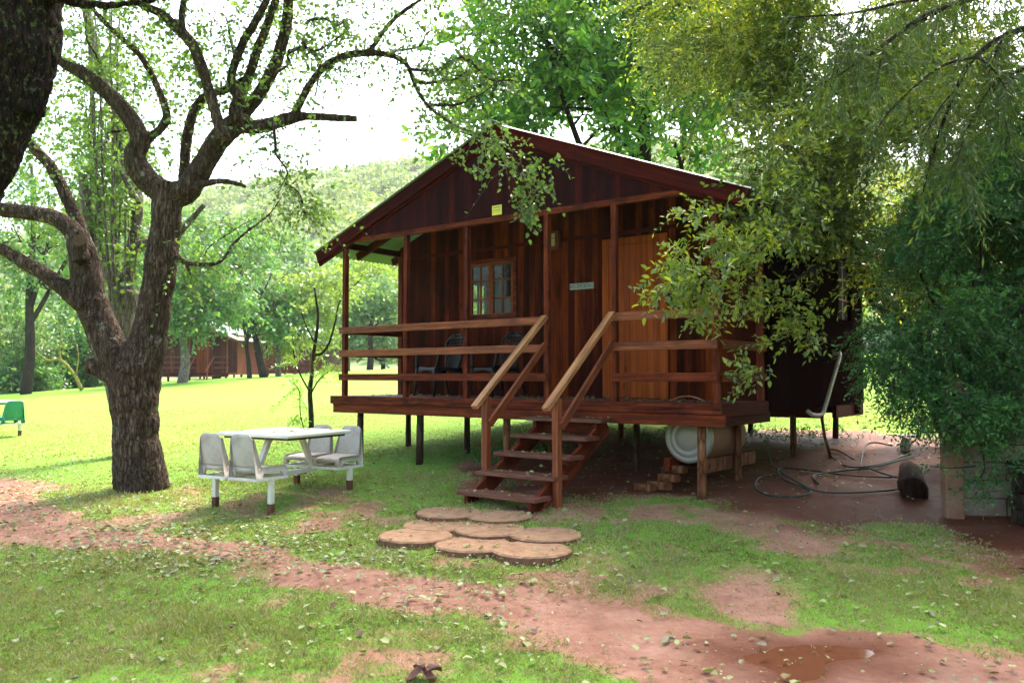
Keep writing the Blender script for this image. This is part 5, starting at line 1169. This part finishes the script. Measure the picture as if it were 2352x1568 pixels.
for i, (px, py) in enumerate(((150, 890), (172, 886), (205, 888), (108, 893), (60, 896), (35, 899), (10, 901), (215, 884))):
    q = gp(px, py); mb = MB(); mb.lathe([(.05, -.1), (.2, 0), (.22, .08), (.15, .17), (.04, .2)], 9); o = mb.build("red_rock", M['rock'], None); o.location = q; s = random.uniform(.9, 1.7); o.scale = (s * 1.3, s, s * .8); o.rotation_euler = (0, 0, random.random() * 6)
    tag(o, ["red rock at the left end of the dark hedge", "red rock under the dark hedge, nearest the leaning lichen tree", "red rock just right of the leaning lichen tree foot", "red rock below the middle of the hedge", "red rock below the pale grey-green shrub", "red rock farther left below the hedge", "leftmost red rock at the lawn edge", "red rock nearest the cut stub of the forked tree"][i], "rock", "red rocks edging the far lawn")
# behind the cabin on the right
bgtree(2200, 800, 30, [(2200, 600, 130, 1), (2050, 520, 100, .9), (2320, 500, 150, 1), (2120, 690, 60, .8)], M['L_mid'], M['barkdark'], "shaded green tree behind the low grey wall at right", count=1200, leaf=.22, r0=.2, seed=15, grp="trees behind the low grey wall")
bgtree(1960, 800, 44, [(1960, 660, 90, .8), (2060, 640, 90, .8), (1880, 600, 90, .8), (2000, 560, 80, .6)], M['L_lime'], M['barkgrey'], "pale lime tree seen through the gap right of the cabin", count=1200, leaf=.3, r0=.2, seed=16, grp="trees behind the low grey wall")
# ------------------------------------------------------------ low grey wall and drum
q = gp(1975, 812); lw = empty("low_wall", (q.x - .8, q.y, q.z), R(4), "low grey plastered wall across the lawn beyond the cabin's right rear corner", "wall")
mb = MB(); Lw = 16; mb.box(0, Lw, -.12, .12, .35, 1.02); mb.build("wall_face", M['greywall'], lw)
mb = MB(); mb.box(-.02, Lw + .02, -.14, .14, -.5, .35); mb.build("wall_footing", M['block'], lw)
mb = MB(); mb.box(-.03, Lw + .03, -.16, .16, 1.02, 1.10); mb.build("coping", M['brick'], lw, bevel=.01)
q = gp(890, 845); wd = empty("white_drum", q, 0, "white plastic drum standing on the lawn by the far trees", "drum")
s = q.y / 20; mb = MB(); hD = 24 * q.y / FPX; rD = 7 * q.y / FPX; mb.lathe([(rD * .97, 0), (rD, .02), (rD, hD * .3), (rD * 1.04, hD * .32), (rD, hD * .34), (rD, hD * .64), (rD * 1.04, hD * .66), (rD, hD * .68), (rD, hD * .97), (rD * .9, hD)], 24); mb.build("drum_body", M['whitedrum'], wd, smooth=True)
mb = MB(); mb.tube([(rD * .5, 0, hD), (rD * .5, 0, hD + .04)], rD * .15, 10); mb.build("bung", M['darkgrey'], wd)
# ------------------------------------------------------------ far cabins
M['wallfar'] = plank_mat("far_wall_boards", (.04, .008, .006), (.10, .022, .014), (.20, .055, .028), .12, 'x', .3, .6, .15)
M['wallorange'] = plank_mat("far_orange_boards", (.12, .03, .014), (.26, .075, .03), (.38, .13, .05), .12, 'x', .3, .6, .3)
def far_cabin(loc, rz, W, D, label, wallm, stairx, doorx, dark=False, deckfront=True, hd=.62, wall_left=0):
    o = empty("far_cabin", loc, rz, label, "cabin", "cabins across the lawn")
    def Bx(name, mt, *b):
        mb = MB()
        for q in b: mb.box(*q)
        return mb.build(name, mt, o)
    hw = 2.15; dk = 1.3
    Bx("deck", M['redwood'] if dark else M['rail'], (0, W, 0, dk, hd - .12, hd), (0, W, -.03, 0, hd - .25, hd + .02))
    Bx("front_wall", wallm, (.0, W, dk, dk + .06, hd, hd + hw + .3))
    for x in (0, W - .06): Bx("side_wall", wallm, (x, x + .06, dk + .065, D, hd - .1, hd + hw + .2))
    Bx("door", M['door'], (doorx, doorx + .85, dk - .03, dk - .004, hd, hd + 2.0)); 
    wf = Bx("window", M['frame'], (W * .12, W * .12 + 1.0, dk - .03, dk - .004, hd + .95, hd + 1.95))
    mb = MB(); mb.box(W * .12 + .08, W * .12 + .47, dk - .04, dk - .032, hd + 1.03, hd + 1.87); mb.box(W * .12 + .53, W * .12 + .92, dk - .04, dk - .032, hd + 1.03, hd + 1.87); mb.build("pane", M['dark'], wf)
    mb = MB(); zt = hd + hw; zp = zt + .38 * W / 2 + .12
    mb.prism([(-.1, zt), (W + .1, zt), (W / 2, zp)], 'y', -.02, .03); mb.build("gable_wall", M['wallfar'] if dark else M['gable'], o)
    for s, xa in ((-1, -.55), (1, W + .55)):
        za = zp + .06 - (.38 + .12 / (W / 2)) * abs(xa - W / 2)
        r_ = MB(); r_.add([(W / 2, -.1, zp + .06), (xa, -.1, za), (xa, D + .2, za), (W / 2, D + .2, zp + .06), (W / 2, -.1, zp + .02), (xa, -.1, za - .04), (xa, D + .2, za - .04), (W / 2, D + .2, zp + .02)],
                          [(0, 1, 2, 3), (7, 6, 5, 4), (0, 4, 5, 1), (1, 5, 6, 2), (2, 6, 7, 3), (3, 7, 4, 0)]); r_.build("roof", M['rooftop'], o)
        beam("bargeboard", (W / 2, -.125, zp - .03), (xa, -.125, za - .09), .04, .16, M['rail'], o)
    for t in (0.03, .22, .42, .6, .78, .98):
        beam("verandah_post", (W * t, .03, hd), (W * t, .03, hd + hw), .07, .07, M['rail'], o)
    sx0, sx1 = stairx
    for z in (.3, .62, .95):
        for a, b in ((0, sx0), (sx1, W)):
            if b - a > .2: beam("rail", (a, -.02, hd + z), (b, -.02, hd + z), .04, .09, M['rail'], o)
    for k in range(3):
        beam("tread", (sx0, -.2 - .28 * k, hd - .2 - .17 * k), (sx1, -.2 - .28 * k, hd - .2 - .17 * k), .26, .04, M['pale'], o)
    for x in (sx0, sx1):
        beam("newel_post", (x, -.95, -.1), (x, -.95, hd + .25), .08, .08, M['rail'], o); beam("handrail", (x, 0, hd + .95), (x, -1.1, hd + .1), .05, .07, M['rail'], o)
    for t in (.04, .28, .5, .74, .96):
        for y in (.2, dk + .1, D - .2):
            mb = MB(); mb.tube([(W * t, y, -.5), (W * t, y, hd - .1)], .06, 8); mb.build("support_pole", M['poledark'], o)
    return o
q = at(298, 868, 50); q1_ = g1(q.x, q.y); dz = at(450, 856, 50).z - q1_
far_cabin((q.x, q.y, q1_), R(-4), 6.1, 6, "far cabin facing the lawn with an orange door, seen right of the forked trunk", M['wallfar'], (4.05, 5.2), 3.5, True, hd=max(.5, dz))
q = at(545, 868, 60); q1_ = g1(q.x, q.y); dz = at(600, 850, 60).z - q1_
far_cabin((q.x, q.y, q1_), R(-12), 6.0, 6, "far orange cabin behind the slanting dark trees, right of its neighbour", M['wallorange'], (3.9, 4.9), 2.6, False, hd=max(.4, dz))
q = at(200, 868, 62); q1_ = g1(q.x, q.y)
far_cabin((q.x, q.y, q1_), R(10), 4.6, 6, "farthest dark cabin with a pale roof, left of and half hidden behind the forked trunk", M['side'], (2.9, 3.6), 2.0, True, hd=.8)

# ------------------------------------------------------------ grass, weeds, fallen leaves
def wedge(n, y0, y1, tmax=.68, p=1.0):
    y = y0 + (y1 - y0) * RNG.random(n) ** p; x = RNG.uniform(-tmax, tmax, n) * y; return x, y
def blades(n, y0, y1, L, Wd, fade=None):
    x, y = wedge(n, y0, y1)
    if fade: kf = RNG.random(n) < np.clip((y1 - y) / (y1 - fade), 0, 1); x, y = x[kf], y[kf]; n = len(x)
    dm = dirtmask(x, y); keep = RNG.random(n) > np.clip(dm * 1.25 - .05, 0, .993)
    x, y = x[keep], y[keep]; m = len(x)
    # three blades to a tuft
    X = np.repeat(x, 3) + RNG.normal(size=m * 3) * L * .22; Y = np.repeat(y, 3) + RNG.normal(size=m * 3) * L * .22
    Z = gh(X, Y) - .004; D = RNG.normal(size=(m * 3, 3)) * .75; D[:, 2] = np.abs(D[:, 2]) * .45 + .42
    hv = (.40 + 1.1 * np.repeat(vnoise(x, y, 1.1, 4) * (.4 + vnoise(x, y, 5.2, 19)), 3)) * (1 - .45 * np.repeat(dirtmask(x, y), 3)); ll = L * RNG.uniform(.5, 1.3, m * 3) * hv
    return leaf_arrays(np.stack([X, Y, Z], 1), D, RNG.normal(size=(m * 3, 3)), ll, Wd * RNG.uniform(.7, 1.3, m * 3), T4)
GP = [blades(50000, 3.6, 6.5, .048, .006), blades(56000, 6.5, 10.5, .048, .0085), blades(76000, 10.5, 25, .034, .012, 12.0)]
o_ = 0; VV = []; FF = []
for a, b in GP: VV.append(a); FF.append(b + o_); o_ += len(a)
tag(fastmesh("grass_blades", np.concatenate(VV), [np.concatenate(FF)], [M['L_grass']]), "short lawn grass", kind='stuff')
def litter_density(x, y):
    px = 1176 + FPX * x / y; z = gh(x, y); py = 865 + FPX * (EYE - z) / y
    a = np.exp(-((px - 420) / 620) ** 2) * np.exp(-((py - (1190 + .12 * px)) / 90) ** 2)
    return .07 + .93 * a + .04 * (py > 1250)
x, y = wedge(90000, 3.7, 13.5, .66, .8); keep = RNG.random(len(x)) < litter_density(x, y) * np.clip(.25 + 1.6 * vnoise(x, y, 1.4, 15) * vnoise(x, y, 4, 16) * 1.6, .1, 1.6) * .62; x, y = x[keep], y[keep]; m_ = len(x)
P = [np.stack([x, y, gh(x, y) + RNG.uniform(.006, .03, m_)], 1)]
def scatter_local(Mx, n, x0, x1, y0, y1, z):
    p = np.stack([RNG.uniform(x0, x1, n), RNG.uniform(y0, y1, n), np.full(n, z)], 1); return np.array([tuple(Mx @ Vector(v)) for v in p])
P.append(scatter_local(CM, 260, -5.9, -.1, .05, 1.2, HD + .004))
for i in range(NS): P.append(scatter_local(CM, 34, -2.2, -1.3, -.328 - run * i + .02, -.328 - run * i + .26, HD - .189 - rise * i + .005))
TMx = Matrix.Translation((tc_.x, tc_.y, g1(tc_.x, tc_.y))) @ Matrix.Rotation(R(-29), 4, 'Z'); P.append(scatter_local(TMx, 80, -.48, .48, -.46, .46, .729))
for px, py, _ in DISC:
    q = gp(px, py, .03); rr = .3 * np.sqrt(RNG.random(12)); an = RNG.random(12) * 6.3; P.append(np.stack([q.x + rr * np.cos(an), q.y + rr * np.sin(an), np.full(12, q.z + .014)], 1))
P = np.concatenate(P); m_ = len(P); D = RNG.normal(size=(m_, 3)); D[:, 2] *= .12; Nn = RNG.normal(size=(m_, 3)) * .22 + np.array([0, 0, 1.]); ll = .018 + .048 * RNG.random(m_) ** 2.2
lv, lf = leaf_arrays(P, D, Nn, ll, ll * RNG.uniform(.5, .9, m_), TL)
tag(fastmesh("fallen_leaves", lv, [lf], [M['L_fallen']]), "pale fallen leaves strewn over lawn, path, steps and table", kind='stuff')
# leafy weeds under the deck beside the stairs
parts = []
for px, py, r, c_ in list(((1170, 1050, .3, 60), (1120, 1060, .25, 40), (1215, 1035, .25, 40), (1130, 1110, .12, 14), (1470, 1010, .3, 40), (1560, 1000, .3, 30), (1850, 1000, .5, 60), (1760, 1005, .4, 40), (1190, 1120, .1, 10))):
    q = gp(px, py); A = np.stack([q.x + RNG.normal(size=c_) * r, q.y + RNG.normal(size=c_) * r, np.zeros(c_)], 1); A[:, 2] = gh(A[:, 0], A[:, 1])
    parts.append(sprigs(A, RNG.normal(size=A.shape) * .6 + np.array([0, 0, 1]), RNG.uniform(.06, .22, c_), 7, .045, T6, .2, .9, .5, .002))
o = foliage("ground_weeds", parts, M['L_weed'], None); tag(o, "leafy weeds growing under and around the deck poles", kind='stuff')
# crumpled brown leaf in the foreground
q = gp(972, 1560); mb = MB()
for i in range(4):
    a = i * 1.7 + .4; mb.grid(lambda u, v, a=a, i=i: ((u * .10) * math.cos(a) - (v - .5) * .06 * math.sin(math.pi * (.12 + .8 * u)) * math.sin(a), (u * .10) * math.sin(a) + (v - .5) * .06 * math.sin(math.pi * (.12 + .8 * u)) * math.cos(a), .012 + .03 * math.sin(2.6 * u + i) + .05 * abs(v - .5) + .008 * i), 8, 6)
o = mb.build("crumpled_leaf", plain("dead_leaf_brown", (.10, .035, .02), .6, .4, 0, .3), None, smooth=True, solid=.002); o.location = q; tag(o, "large crumpled dark brown leaf at the bottom edge of the lawn", "dead leaf")

# ------------------------------------------------------------ the air
m, n, b, out = mat("hazy_air"); n.nodes.remove(b); pv = n.nodes.new("ShaderNodeVolumePrincipled")
pv.inputs["Color"].default_value = (.93, .97, 1.0, 1); pv.inputs["Density"].default_value = .0003; pv.inputs["Anisotropy"].default_value = .3
n.links.new(pv.outputs[0], out.inputs["Volume"])
mb = MB(); mb.box(-700, 740, -80, 460, -70, 175); o = mb.build("haze", m); tag(o, "thin bright haze over the valley", kind='stuff')
